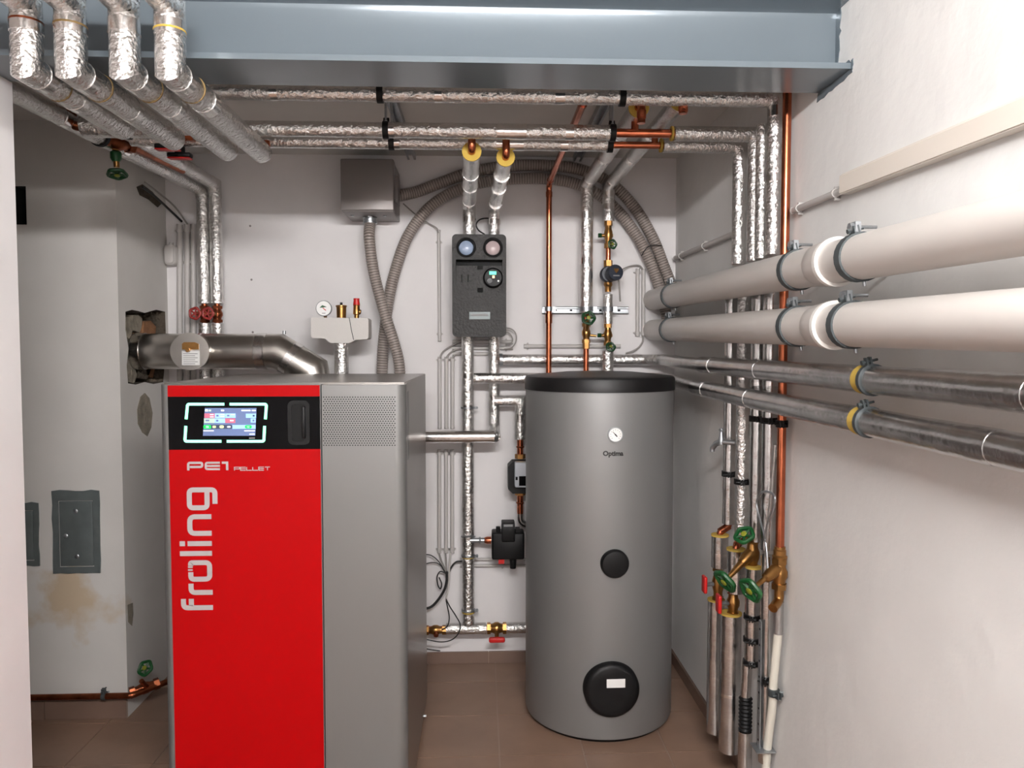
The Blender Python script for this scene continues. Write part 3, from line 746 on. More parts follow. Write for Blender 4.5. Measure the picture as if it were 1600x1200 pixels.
word([[(105, 0), (105, 37)], [(105, 41), (105, 49)]], o_, u_, v_, W8, 'letter')
word([[(121, 0), (121, 33), (147, 33), (147, 0)]], o_, u_, v_, W8, 'letter', 8)
word([[(185.1, 6), (161, 6), (161, 33), (189, 33), (189, -6), (167, -6)]], o_, u_, v_, W8, 'letter', 6)
u1, v1 = EX * s_px, EZ * s_px
o_ = fp(292.5, 735)
word([[(1.8, 0), (1.8, 11.7), (23, 11.7), (23, 5.3), (4, 5.3)]], o_, u1, v1, 3.5, 'letter', 3)
word([[(50, 11.7), (28.5, 11.7), (28.5, 1.8), (50, 1.8)], [(30, 6.7), (50, 6.7)]], o_, u1, v1, 3.1, 'letter', 3)
word([[(53, 11.7), (61, 11.7), (61, 0)]], o_, u1, v1, 3.5, 'letter')
o_ = fp(366.5, 735); k = 9.3
def sm(strokes, i): word([[(x * 7.8 + i * k, y * 5) for x, y in st] for st in strokes], o_, u1, v1, 1.15, 'letter')
Pg = [[(0, 0), (0, 1), (1, 1), (1, .45), (0, .45)]]; Eg = [[(1, 1), (0, 1), (0, 0), (1, 0)], [(0, .5), (1, .5)]]; Lg = [[(0, 1), (0, 0), (1, 0)]]; Tg = [[(0, 1), (1, 1)], [(.5, 1), (.5, 0)]]
for i, gph in enumerate((Pg, Eg, Lg, Lg, Eg, Tg)): sm(gph, i)
# perforated field
m = M()
for rI in range(23):
    for cI in range(29):
        c = at(505.8 + cI * 4.12 + (2.06 if rI % 2 else 0), 620.5 + rI * 3.42, Y=YBo)
        if c.x > xg1 - .028: continue
        m.add([c + V((.0022 * math.cos(t_ * math.pi / 3), -.0004, .0017 * math.sin(t_ * math.pi / 3))) for t_ in range(6)], [(0, 1, 2, 3, 4, 5)])
pf = m.build('perforation', 'void', bo, 'field of small punched holes'); pf['kind'] = 'stuff'
M().box((XB1 - .001, 2.30, ZBo - .24), (XB1 + .0006, 2.36, ZBo - .03)).build('type_plate', 'boiler', bo)
for y_, z_ in ((2.9, .03),): M().cyl((XB1 - .01, y_, z_), (XB1 + .01, y_, z_), .006, seg=8).build('screw', 'zinc', bo)

# ------------------------------------------------------------------ hot water tank
TX, TY, TR = .476, 3.0, .293
tk = thing('water_tank', 'tall grey cylindrical hot water tank with black lid', 'tank', (TX, TY, 0))
M().lathe((TX, TY, 0), EZ, [(0, TR - .022), (.012, TR - .018), (.016, TR - .006)], 72).build('base', 'black', tk)
M().lathe((TX, TY, .014), EZ, [(0, TR - .012), (.004, TR - .003), (.012, TR), (1.30, TR)], 96).build('jacket', 'tank', tk)
M().lathe((TX, TY, 1.303), EZ, [(0, TR + .001), (.0, TR + .004), (.044, TR + .004), (.051, TR + .0), (.054, TR - .008), (.058, TR - .05), (.068, TR - .15), (.072, .02)], 96).build('lid', 'lid', tk)
def on_tank(px, py):
    """where the pixel's ray meets the jacket"""
    d = ROT @ V(((px - 800) / F, (600 - py) / F, -1)); a = d.x ** 2 + d.y ** 2; ox, oy = -TX, -TY
    b = ox * d.x + oy * d.y; c = ox * ox + oy * oy - TR ** 2; t_ = (-b - math.sqrt(b * b - a * c)) / a
    p = EYE + d * t_; n = V((p.x - TX, p.y - TY, 0)).normalized(); return p, n
p, n = on_tank(961, 679)
g_ = M().lathe(p, n, [(-.01, .027), (.004, .027), (.008, .0245), (.008, .0)], 28).build('thermometer', 'white', tk, 'round white dial thermometer')
s_ = n.cross(EZ).normalized() * -1
M().lathe(p + n * .0001, n, [(.0, .0272), (.0095, .0274), (.0095, .0245)], 28, 0, False).build('dial_rim', 'zinc', g_)
m = M(); nd = (s_ * .55 + EZ * -.6).normalized(); m.cyl(p + n * .0088 - nd * .015, p + n * .0088 + nd * .009, .0008, .0022, seg=6); m.cyl(p + n * .0085, p + n * .0098, .0028, seg=10); m.build('needle', 'ink', g_)
m = M()
for i in range(11):
    t_ = math.radians(225 - 27 * i); e1 = s_ * math.cos(t_) + EZ * math.sin(t_); m.cyl(p + n * .0083 + e1 * .0165, p + n * .0083 + e1 * .0198, .0006, seg=4)
m.build('dial_marks', 'ink', g_)
p, n = on_tank(960, 880)
M().lathe(p, n, [(-.012, .052), (.012, .052), (.02, .047), (.022, .04), (.0225, .0)], 40).build('plug_cover', 'black', tk, 'small black round cover')
p, n = on_tank(955, 1076)
fc = M().lathe(p, n, [(-.03, .103), (.01, .103), (.022, .096), (.027, .084), (.0275, .06), (.0275, 0)], 56).build('flange_cover', 'black', tk, 'large black round flange cover')
fc_s = n.cross(EZ).normalized() * -1
c = p + n * .028 + EZ * .032 + fc_s * .012
lb = M().prism([(-.034, -.016), (.034, -.016), (.034, .016), (-.034, .016)], c, fc_s, EZ, n, 0, .0008).build('label', 'paper', fc, 'small white paper label')
# the word Optima wrapped on the jacket
def text_mesh(s, size, off=0):
    cu = bpy.data.curves.new('t', 'FONT'); cu.body = s; cu.size = size; cu.offset = off; cu.resolution_u = 3
    ob = bpy.data.objects.new('t', cu); C.objects.link(ob); dg = bpy.context.evaluated_depsgraph_get()
    me = bpy.data.meshes.new_from_object(ob.evaluated_get(dg)); vs = [v.co.copy() for v in me.vertices]; fs = [tuple(q.vertices) for q in me.polygons]
    bpy.data.objects.remove(ob); bpy.data.curves.remove(cu); bpy.data.meshes.remove(me); return vs, fs
vs_, fs_ = text_mesh('Optima', .03, .0013)
x0 = min(v.x for v in vs_); x1 = max(v.x for v in vs_); pa, na = on_tank(942, 712); pb2, nb = on_tank(974, 712)
sc = (pb2 - pa).length / (x1 - x0); ang0 = math.atan2(na.y, na.x)
out = []
for v in vs_:
    th_ = ang0 + (v.x - x0) * sc / TR; rr = TR + .0009
    out.append(V((TX + rr * math.cos(th_), TY + rr * math.sin(th_), pa.z + v.y * sc)))
M().add(out, fs_).build('lettering', 'ink', tk)

# ------------------------------------------------------------------ wall box for the suction hoses
y0, x0, x1, z0, z1 = 3.2, xat(533, 290, 3.2), xat(614, 290, 3.2), zat(570, 330, 3.2), zat(570, 249, 3.2)
wb = thing('wall_box', 'grey metal wall box with hoses, hung under the ceiling', 'box', ((x0 + x1) / 2, YB, z0))
M().softbox((x0, y0 + .012, z0), (x1, YB, z1), .004, 'y', .003).build('body', 'box', wb)
M().softbox((x0 - .003, y0, z0 + .004), (x1 + .003, y0 + .05, z1 + .003), .006, 'y', .004).build('cover', 'box', wb)
M().box((x1, y0 + .07, z0 + .05), (x1 + .012, y0 + .16, z1 - .05)).build('side_latch', 'box', wb)
hbx = xat(577, 338, 3.32)
M().lathe((hbx, 3.34, z0 - .028), EZ, [(0, .03), (.006, .031), (.008, .028), (.02, .028), (.022, .031), (.03, .031)], 24).build('hose_collar', 'zinc', wb)
for sx in (-.07, .07): M().cyl((hbx + sx, 3.30, z0 - .004), (hbx + sx, 3.30, z0 + .002), .008, seg=8).build('screw', 'zinc', wb)

# ------------------------------------------------------------------ corrugated hoses
def hose(label, pts, r=.026, pitch=.0115):
    P = resample(spline(pts, 24), pitch / 4); m = M(); rings = []
    d0 = (P[1] - P[0]).normalized(); a, b, _ = frame(d0); prev = d0; seg = 16
    for i, p in enumerate(P):
        d = (P[min(i + 1, len(P) - 1)] - P[max(i - 1, 0)]).normalized(); q = prev.rotation_difference(d); a = q @ a; b = q @ b; prev = d
        rr = r if i % 4 in (0, 1) else r * .93 if i % 4 == 2 else r * .93
        rings.append([p + (a * math.cos(2 * math.pi * k / seg) + b * math.sin(2 * math.pi * k / seg)) * rr for k in range(seg)])
    for i in range(len(rings) - 1): m.loft([rings[i], rings[i + 1]], 1 if i % 4 == 2 else 0, caps=False)
    o = m.build('suction_hose', ['hose', 'hose_dark'], None, None, 80)
    import bmesh
    bm = bmesh.new(); bm.from_mesh(o.data); bmesh.ops.remove_doubles(bm, verts=bm.verts, dist=1e-6); bmesh.ops.recalc_face_normals(bm, faces=bm.faces); bm.to_mesh(o.data); bm.free()
    return tag(o, label, 'hose', 'corrugated suction hoses')
hp = lambda l, Y: [at(px, py, Y=(Y if len(q) == 2 else q[2])) for q in l for px, py in [q[:2]]]
h1 = hose('grey corrugated hose dropping from the wall box to behind the boiler', [(hbx, 3.34, z0 - .026)] + hp([(577, 372), (583, 420), (594, 465), (606, 505), (617, 540), (624, 572), (628, 640)], 3.29), .0245)
h2 = hose('grey corrugated hose arching low over the pump station from boiler to corner', hp([(596, 650), (597, 575), (600, 530), (607, 470), (620, 415), (638, 368), (668, 327), (708, 300), (760, 284), (815, 279), (870, 281), (915, 293), (958, 322), (995, 368), (1020, 420), (1036, 470), (1046, 520)], 3.41), .026)
h3 = hose('grey corrugated hose arching from the wall box high over to the corner', [V((x1 + .0, 3.40, zat(622, 306, 3.4)))] + hp([(650, 300), (690, 285), (740, 268), (800, 259), (860, 259), (910, 266), (955, 287), (992, 325), (1020, 372), (1037, 415), (1048, 445), (1056, 480)], 3.425), .0265)
m = M(); c = at(1000, 392, Y=3.40)
m.tube(spline([at(1002, 400, Y=3.38), at(1010, 388, Y=3.37), at(1020, 383, Y=3.375), at(1034, 384, Y=3.39)]), .0022, 6); tag(m.build('cable_tie', 'cable'), 'black cable tie binding the two hoses above the corner', 'cable tie')

# ------------------------------------------------------------------ pump station
px0, px1, py0, py1 = 706.5, 791, 366, 526; yp0 = 3.24
x0, x1, z0, z1 = xat(px0, 445, yp0), xat(px1, 445, yp0), zat(750, py1, yp0), zat(750, py0, yp0)
ps = thing('pump_station', 'black foam cased pump station with two round gauges on the back wall', 'pump station', ((x0 + x1) / 2, YB, z0))
sx = (x1 - x0) / 457.; sz = (z1 - z0) / 868.   # crop units: x 258..715, y 138..1006
def pc(cx, cy): return x0 + (cx - 258) * sx, z1 - (cy - 138) * sz
# front shell: a plate with a window and two round gauge holes
gl = [pc(377, 250), pc(603, 250)]; wa, wb_ = pc(290, 352), pc(683, 630)
m = M(); cx_, cz_ = (x0 + x1) / 2, (z0 + z1) / 2; hx, hz = (x1 - x0) / 2, (z1 - z0) / 2
holes = [[(gx - cx_ + .038 * math.cos(-t_ * math.pi / 12), gz - cz_ + .038 * math.sin(-t_ * math.pi / 12)) for t_ in range(24)] for gx, gz in gl]
holes.append([(wa[0] - cx_, wa[1] - cz_), (wb_[0] - cx_, wa[1] - cz_), (wb_[0] - cx_, wb_[1] - cz_), (wa[0] - cx_, wb_[1] - cz_)])
plate(m, rrect(hx, hz, .018, 5), holes, (cx_, yp0, cz_), EX, EZ, EY, 0, .05); m.build('front_shell', 'epp', ps)
M().softbox((x0 + .001, yp0 + .05, z0 + .001), (x1 - .001, YB - .015, z1 - .001), .018, 'y', .01).build('rear_shell', 'black', ps)
for k, (gx, gz) in enumerate(gl):
    q = M().lathe((gx, yp0 - .003, gz), EY, [(0, .036), (.0, .0405), (.006, .0425), (.02, .038)], 32, 0, False)
    q.ring((gx, yp0, gz), EY, .0375, .005, 32, 8); q = q.build('gauge', 'black', ps, 'round thermometer gauge, %s face' % ('bluish' if k == 0 else 'pinkish'))
    M().lathe((gx, yp0 + .002, gz), EY, [(0, .002), (.001, .012), (.004, .022), (.009, .03), (.02, .033)], 32).build('gauge_lens', 'lens_blue' if k == 0 else 'lens_red', q)
# inner recess: foam insert and round pump head
M().box((wa[0], yp0 + .02, wb_[1]), (wb_[0], yp0 + .049, pc(0, 400)[1])).build('insert', 'epp', ps)
for cy in ((400, 432), (588, 630)):
    a, b = pc(470, cy[1]), pc(518, cy[0]); M().box((a[0], yp0 + .0185, a[1]), (b[0], yp0 + .0205, b[1])).build('slot', 'void', ps)
for cx in (338, 392):
    a, b = pc(cx - 5, 540), pc(cx + 5, 475); M().box((a[0], yp0 + .0185, a[1]), (b[0], yp0 + .0205, b[1])).build('slot', 'void', ps)
hcx, hcz = pc(604, 505)
ph = M().lathe((hcx, yp0 - .006, hcz), EY, [(0, .001), (0, .036), (.004, .041), (.012, .043), (.05, .043)], 36).build('pump_head', 'black', ps, 'round black pump head with lit display')
a, b = pc(572, 480), pc(630, 452); M().box((a[0], yp0 - .0072, a[1]), (b[0], yp0 - .0058, b[1])).build('display', 'glow', ph)
a, b = pc(597, 510), pc(617, 488); M().box((a[0], yp0 - .0072, a[1]), (b[0], yp0 - .0058, b[1])).build('led', 'led_dot', ph)
a = pc(575, 533); M().cyl((a[0], yp0 - .012, a[1]), (a[0], yp0, a[1]), .011, seg=16).build('button', 'black_gloss', ph)
a = pc(648, 533); M().cyl((a[0], yp0 - .008, a[1]), (a[0], yp0, a[1]), .004, seg=10).build('led', 'white', ph)
a, b = pc(402, 858), pc(578, 796); M().box((a[0], yp0 - .0015, a[1]), (b[0], yp0 + .002, b[1])).build('nameplate', 'door_metal', ps)
a, b = pc(415, 832), pc(560, 812); M().box((a[0], yp0 - .0022, a[1]), (b[0], yp0 - .001, b[1])).build('nameplate_print', 'print', ps)

# pipes from the pump station to the ceiling pipes and down
YPP = 3.37
for lab, pxa, pya, q, cut in (('left foil pipe rising from the pump station to a yellow foam end below the ceiling', 733, 322, (737, 237, 2.47), None), ('right foil pipe rising from the pump station to a yellow foam end below the ceiling', 772, 326, (790, 246, 2.53), 1)):
    a = at(pxa, pya, Y=YPP); e = at(q[0], q[1], Y=q[2]); zt_ = zat(pxa, 366, YPP); r_ = .029 if not cut else .0285
    th = thing('insulated_pipe', lab, 'pipe', (a.x, YPP, zt_), 'foil pipes above the pump station')
    if not cut: M().tube([V((a.x, YPP, zt_ - .02)), a, e], r_, 18, jit=.04, step=.022).build('insulation', 'foil', th, sharp=60)
    else:
        M().tube([V((a.x, YPP, zat(772, 343, YPP))), a, e], r_ * .9, 18, jit=.04, step=.022).build('insulation', 'foil', th, sharp=60)
        M().tube([V((a.x, YPP, zt_ - .02)), V((a.x, YPP, zat(772, 349, YPP)))], r_ * .9, 18, jit=.04, step=.02).build('insulation', 'foil', th, sharp=60)
        M().cyl((a.x, YPP, zat(772, 352, YPP)), (a.x, YPP, zat(772, 325, YPP)), .012).build('copper_pipe', 'copper', th)
        valve_body(th, (a.x, YPP, zat(772, 350, YPP)), (a.x, YPP, zat(772, 334, YPP)), .013)
    d = (e - a).normalized()
    foam_end(th, e - d * .002, d, r_ * 1.06, .014)
    copper_run(th, [e - d * .02, e + d * .03, e + d * .03 + EZ * .05], .0125, .018, 'copper_elbow', sockets=False)
    for s_ in (.12, .4, .6): band(th, a + d * s_, d, r_ * 1.05, .025)
    band(th, V((a.x, YPP, a.z - .06)), EZ, r_ * 1.05, .02)

# ------------------------------------------------------------------ pipes down to the tank, on a wall rail
YT = 3.352
def rise(name_lab, pxa, pya, q, r_, pyl):
    a = at(pxa, pya, Y=YT); e = at(q[0], q[1], Y=q[2]); bot = zat(pxa, pyl, YT)
    th = thing('insulated_pipe', name_lab, 'pipe', (a.x, YT, bot), 'foil pipes above the tank')
    M().tube([V((a.x, YT, bot)), a, e], r_, 18, jit=.04, step=.022).build('insulation', 'foil', th, sharp=60)
    d = (e - a).normalized(); foam_end(th, e - d * .002, d, r_ * 1.1, .013)
    for s_ in (.1, .45, .75): band(th, a + d * s_, d, r_ * 1.045, .025)
    for t_ in (.25, .6): band(th, V((a.x, YT, a.z + (bot - a.z) * t_)), EZ, r_ * 1.045, .025)
    return th, a, e, bot
t1, a1, e1, b1 = rise('foil pipe left of the small round pump, bending back from the wall towards the beam', 917, 287, (998, 168, 2.33), .0285, 488)
t2, a2, e2, b2 = rise('foil pipe above the small round pump, bending from the wall towards the beam', 951, 290, (1062, 158, 2.29), .027, 346)
copper_run(t1, [e1 + V((0, .02, 0)), e1 - V((0, .04, 0)), e1 + V((0, -.04, -.06))], .0125, .02, 'copper_elbow')
copper_run(t2, [e2 + V((0, .02, 0)), e2 - V((0, .04, 0)), e2 + V((0, -.04, -.05))], .0125, .02, 'copper_elbow')
copper_run(t1, [(e1.x, YBp, ZBp + .06), (e1.x, YBp, ZBp)], .012); copper_run(t2, [(xat(1037, 216, YCp) - .03, YCp, ZCp + .05), (xat(1037, 216, YCp) - .03, YCp, ZCp)], .011)
# copper pipe from the front long pipe to the tank
c0 = V((xat(918, 150, YA), YA, zA)); ca = at(858, 286, Y=YT)
cp = thing('copper_pipe', 'thin bare copper pipe running down the back wall to the tank lid', 'pipe', (ca.x, YT, 1.3))
copper_run(cp, [c0, c0 + V((0, .05, .012)), V((ca.x, YT, ca.z)), V((ca.x, YT, 1.352))], .0125, .035)
M().cyl((ca.x, YT, zat(857, 505, YT)), (ca.x, YT, zat(857, 490, YT)), .0155).build('socket', 'copper', cp)
# rail
zr = zat(920, 485, YB); rl = thing('wall_rail', 'short galvanised slotted rail holding three pipes on the back wall', 'rail', (xat(915, 485, YB), YB, zr))
m = M(); xa, xb = xat(847, 485, YB), xat(981, 485, YB)
m.box((xa, YB - .003, zr - .016), (xb, YB, zr + .016))
for s_ in (-1, 1): m.box((xa, YB - .022, zr + s_ * .016), (xb, YB, zr + s_ * .013)); m.box((xa, YB - .022, zr + s_ * .016), (xb, YB - .0195, zr + s_ * .008))
m.build('profile', 'zinc', rl)
for px_ in (868, 892, 938, 967): M().box((xat(px_, 485, YB) - .006, YB - .0045, zr - .004), (xat(px_, 485, YB) + .006, YB - .0025, zr + .004)).build('slot', 'void', rl)
clamp(cp, (ca.x, YT, zr), EZ, .0135, (1, -.2, 0), .02, 'zinc', (ca.x, YB, zr)); clamp(t1, (a1.x, YT, zr), EZ, .029, (1, -.2, 0), .02, 'zinc', (a1.x, YB, zr))
# valve under pipe 1
x_ = a1.x; zz = lambda py: zat(917, py, YT)
va = thing('shutoff_valve', 'brass valve with dark green wheel below the wall rail, on a copper tail', 'valve', (x_, YT, zz(580)))
M().cyl((x_, YT, zz(490)), (x_, YT, 1.352), .0125).build('copper_pipe', 'copper', va)
valve_body(va, (x_, YT, zz(536)), (x_, YT, zz(505)), .015); M().cyl((x_, YT, zz(545)), (x_, YT, zz(536)), .016, seg=6).build('nut', 'brass', va)
M().cyl((x_, YT, zz(520)), (x_, YT - .06, zz(499)), .009).build('stem', 'brass', va); handwheel(va, (x_, YT - .07, zz(498)), (0, -1, .25), .026, 'green_dark')
M().cyl((x_, YT, zz(523)), (x_ + .045, YT - .005, zz(525)), .006, seg=10).build('drain_tap', 'brass', va)
# pipe 2: valve, pump, foil, valve, foil
x_ = a2.x; zz = lambda py: zat(950, py, YT)
cv = thing('shutoff_valve', 'brass valve with green wheel above the small round pump', 'valve', (x_, YT, zz(420)))
valve_body(cv, (x_, YT, zz(388)), (x_, YT, zz(345)), .0145); M().cyl((x_, YT, zz(412)), (x_, YT, zz(388)), .0115).build('copper_pipe', 'copper', cv)
M().cyl((x_ + .02, YT, zz(368)), (x_ - .03, YT, zz(368)), .0075, seg=10).build('drain_tap', 'brass', cv); M().cyl((x_ - .03, YT, zz(368)), (x_ - .045, YT, zz(368)), .0105, seg=6).build('drain_tap_cap', 'green_dark', cv)
M().cyl((x_, YT, zz(378)), (x_ + .008, YT - .045, zz(383)), .008).build('stem', 'brass', cv); handwheel(cv, (x_ + .01, YT - .05, zz(384)), (.25, -1, .1), .018, 'green_dark')
M().lathe((x_, YT, zz(417)), EZ, [(0, .02), (zz(407) - zz(417), .02)], 6).build('nut', 'brass', cv)
cpn = thing('circulation_pump', 'small round dark blue circulation pump on the back wall pipe', 'pump', (x_, YT, zz(455)))
pcn = V((x_, YT - .015, zz(429)))
M().lathe((x_, YT, zz(456)), EZ, [(0, .014), (.02, .014), (.03, .02), (zz(441) - zz(456), .018)], 16).build('union', 'brass', cpn)
M().lathe((x_, YT + .03, zz(429)), -EY, [(0, .03), (.02, .037), (.05, .037), (.06, .032)], 28).build('motor', 'pump_blue', cpn)
fdir = V((.25, -1, .05)).normalized(); f0 = pcn + V((.012, -.03, 0))
fh = M().lathe(f0, fdir, [(0, .034), (.03, .0355), (.038, .033), (.04, .0)], 32).build('front_cover', 'pump_blue', cpn)
sr = fdir.cross(EZ).normalized(); sr = sr if sr.x > 0 else -sr
fo = f0 + fdir * .0402
M().prism([(-.012, .016), (.012, .016), (.009, .006), (0, -.005), (-.009, .006)], fo, sr, EZ, fdir, 0, .0006).build('emblem', 'brass', fh)
M().prism([(-.015, -.012), (.015, -.012), (.015, -.017), (-.015, -.017)], fo, sr, EZ, fdir, 0, .0006).build('print_line', 'print', fh)
M().tube(spline([f0 + V((.03, .02, -.02)), f0 + V((.034, .02, -.06)), f0 + V((.04, .03, -.12))]), .004, 8).build('cable', 'cable_grey', cpn)
f2 = thing('insulated_pipe', 'short foil pipe piece with valve between round pump and tank lid', 'pipe', (x_, YT, 1.3))
M().tube([(x_, YT, zz(506)), (x_, YT, zz(460))], .021, 16, jit=.04, step=.02).build('insulation', 'foil', f2, sharp=60)
M().tube([(x_, YT, 1.352), (x_, YT, zz(548))], .026, 16, jit=.04, step=.02).build('insulation', 'foil', f2, sharp=60)
clamp(f2, (x_, YT, zr), EZ, .0215, (1, -.2, 0), .02, 'zinc', (x_, YB, zr))
v2 = thing('shutoff_valve', 'brass valve with green wheel right above the tank lid', 'valve', (x_, YT, zz(548)))
valve_body(v2, (x_, YT, zz(540)), (x_, YT, zz(506)), .0145); M().cyl((x_ + .02, YT, zz(524)), (x_ - .03, YT, zz(524)), .0075, seg=10).build('drain_tap', 'brass', v2)
M().cyl((x_ - .03, YT, zz(524)), (x_ - .046, YT, zz(524)), .0105, seg=6).build('drain_tap_cap', 'green_dark', v2)
M().cyl((x_, YT, zz(535)), (x_ + .004, YT - .045, zz(541)), .008).build('stem', 'brass', v2); handwheel(v2, (x_ + .005, YT - .05, zz(542)), (.1, -1, .5), .019, 'green_dark')

# ------------------------------------------------------------------ pipes between boiler and tank
YL, YR_ = 3.375, 3.375
xl, xr = xat(731, 640, YL), xat(772, 600, YR_)
zz = lambda py, px=740: zat(px, py, YL)
dl = thing('insulated_pipe', 'long foil pipe dropping from the pump station to the floor pipe', 'pipe', (xl, YL, zz(985)), 'foil pipes below the pump station')
M().tube([(xl, YL, zz(975)), (xl, YL, zz(515))], .0275, 18, jit=.04, step=.022).build('insulation', 'foil', dl, sharp=60)
for py in (587, 636): band(dl, (xl, YL, zz(py)), EZ, .0285, .02)
for py in (637, 868, 953): clamp(dl, (xl, YL, zz(py)), EZ, .028, (1, -.3, 0), .008, 'zinc', (xl, YB, zz(py)))
band(dl, (xl, YL, zz(870)), EZ, .0288, .006, 'foam', 'seam_ring', 0); band(dl, (xl, YL, zz(956)), EZ, .0288, .006, 'foam', 'seam_ring', 0)
dr = thing('insulated_pipe', 'short foil pipe dropping from the pump station to the boiler pipe', 'pipe', (xr, YR_, zz(690)), 'foil pipes below the pump station')
YBP = 3.26
M().tube([(xr, YR_, zz(515)), (xr, YR_, zat(772, 668, YR_)), (xr, YBP, zat(772, 683, YBP))], .0255, 18, jit=.04, step=.02).build('insulation', 'foil', dr, sharp=60)
for py in (560, 622): band(dr, (xr, YR_, zz(py)), EZ, .0265, .02)
zb_ = zat(720, 682, YBP)
bp = thing('insulated_pipe', 'horizontal foil pipe leaving the back of the boiler', 'pipe', (-.1, YBP, zb_))
M().tube([(-.6, YBP, zb_), (xr - .002, YBP, zb_)], .0275, 18, jit=.025, step=.03).build('insulation', 'foil_tape', bp, sharp=60)
M().lathe((xr - .002, YBP, zb_), EX, [(0, .0275), (.012, .024), (.02, .014), (.022, 0)], 18).build('end_bend', 'foil', bp)
band(bp, (xat(736, 682, YBP), YBP, zb_), EX, .0282, .012)
# branch to the small pump left of the tank
br = thing('insulated_pipe', 'foil branch pipe bending down beside the tank to the grey pump', 'pipe', (xat(813, 690, YL), YL, zz(690)))
xb_ = xat(813, 650, 3.35)
M().tube([(xr, 3.36, zz(626)), (xb_, 3.36, zz(626)), (xb_, 3.36, zz(686))], .025, 16, jit=.04, step=.02).build('insulation', 'foil', br, sharp=60)
band(br, (xb_, 3.36, zz(652)), EZ, .026, .02); band(br, (xat(781, 626, YL), 3.36, zz(626)), EX, .026, .02)
gp = thing('circulation_pump', 'grey and black circulation pump half hidden behind the tank', 'pump', (xb_, 3.36, zz(800)))
M().cyl((xb_, 3.36, zz(716)), (xb_, 3.36, zz(684)), .014).build('copper_pipe', 'copper', gp); M().cyl((xb_, 3.36, zz(802)), (xb_, 3.36, zz(766)), .014).build('copper_pipe', 'copper', gp)
for py in (713, 770): M().lathe((xb_, 3.36, zz(py + 3)), EZ, [(0, .024), (.02, .024)], 6).build('union_nut', 'brass', gp)
for py in (698, 785): M().ring((xb_, 3.36, zz(py)), EZ, .0145, .004, 18, 6).build('press_ring', 'old_copper', gp)
xh0, xh1 = xat(794, 740, 3.30), xat(840, 740, 3.30)
M().prism([(0, .02), (.02, .0), (.1, 0), (.12, .03), (.12, .11), (.1, .14), (.02, .14), (0, .12)], (xh0, 3.30, zz(767)), EX, EZ, EY, 0, .09).build('motor', 'black', gp)
M().softbox((xat(804, 740, 3.28), 3.265, zat(810, 761, 3.28)), (xh1, 3.31, zat(810, 722, 3.28)), .008, 'y', .004).build('head', 'pump_grey', gp)
M().box((xat(811, 740, 3.26), 3.2635, zat(810, 759, 3.265)), (xh1 - .01, 3.266, zat(810, 744, 3.265))).build('display', 'black_gloss', gp)
M().box((xat(805.5, 740, 3.26), 3.2635, zat(810, 750, 3.265)), (xat(809, 740, 3.26), 3.266, zat(810, 745, 3.265))).build('button', 'black_gloss', gp)
M().tube(fillet([(xb_, 3.36, zz(800)), (xb_, 3.36, zz(815)), (xb_ + .09, 3.36, zz(828))], .03), .014, 12).build('flexible_tail', 'flex', gp)
# black mixing valve with side pipe
mv = thing('mixing_valve', 'black boxy valve actuator beside the lower left of the tank', 'valve actuator', (xat(795, 880, 3.3), 3.3, zat(795, 892, 3.3)))
Ym = 3.28; X_ = lambda px: xat(px, 850, Ym); Z_ = lambda py: zat(795, py, Ym)
M().softbox((X_(768.5), Ym, Z_(875)), (X_(819.5), Ym + .09, Z_(833)), .008, 'y', .008).build('housing', 'black', mv)
M().softbox((X_(784), Ym - .012, Z_(846)), (X_(804.5), Ym + .07, Z_(817)), .004, 'z', .004).build('knob', 'black', mv)
M().box((X_(787), Ym - .0126, Z_(822)), (X_(801), Ym - .0115, Z_(818.5))).build('scale', 'print', mv)
M().cyl((X_(778.5), Ym + .03, Z_(836)), (X_(778.5), Ym + .03, Z_(825)), .0095, seg=12).build('cable_gland', 'black', mv)
M().box((X_(806), Ym + .01, Z_(834)), (X_(813), Ym + .06, Z_(828))).build('lug', 'black', mv)
M().cyl((X_(802), Ym + .03, Z_(876)), (X_(802), Ym + .03, Z_(891)), .016, .013, seg=14).build('socket', 'black', mv)
M().box((X_(779), Ym + .01, Z_(882)), (X_(788), Ym + .03, Z_(875))).build('lever', 'redplastic', mv)
M().cyl((X_(770), 3.36, zz(843)), (xl, 3.36, zz(843)), .0115).build('side_pipe', 'zinc', mv); M().ring((X_(750), 3.36, zz(843)), EX, .0125, .004, 16, 6).build('press_ring', 'zinc', mv)
M().lathe((X_(757), 3.36, zz(843)), EX, [(0, .0125), (.012, .0165), (.03, .0165)], 12).build('press_socket', 'copper', mv)
M().ring((xl, YL, zz(838)), (0, .2, 1), .029, .005, 24, 6).build('saddle', 'zinc', mv)
# floor pipe
zf = zat(740, 982, YL)
fpipe = thing('insulated_pipe', 'horizontal foil pipe near the floor between boiler and tank', 'pipe', (xat(745, 982, YL), YL, zf))
M().tube([(xat(697, 982, YL), YL, zf), (xat(760, 982, YL), YL, zf)], .026, 16, jit=.035, step=.02).build('insulation', 'foil', fpipe, sharp=60)
M().tube([(xat(791, 982, YL), YL, zf), (xat(850, 982, YL), YL, zf)], .025, 16, jit=.035, step=.02).build('insulation', 'foil', fpipe, sharp=60)
M().cyl((xat(640, 982, YL), YL, zf), (xat(850, 982, YL), YL, zf), .013).build('copper_pipe', 'copper', fpipe)
fv = thing('ball_valve', 'brass ball valve with flat red handle on the floor pipe', 'valve', (xat(776, 982, YL), YL, zf))
valve_body(fv, (xat(761, 982, YL), YL, zf), (xat(791, 982, YL), YL, zf), .021)
M().cyl((xat(776, 982, YL), YL, zf), (xat(776, 982, YL), YL - .05, zf - .025), .01).build('stem', 'brass', fv)
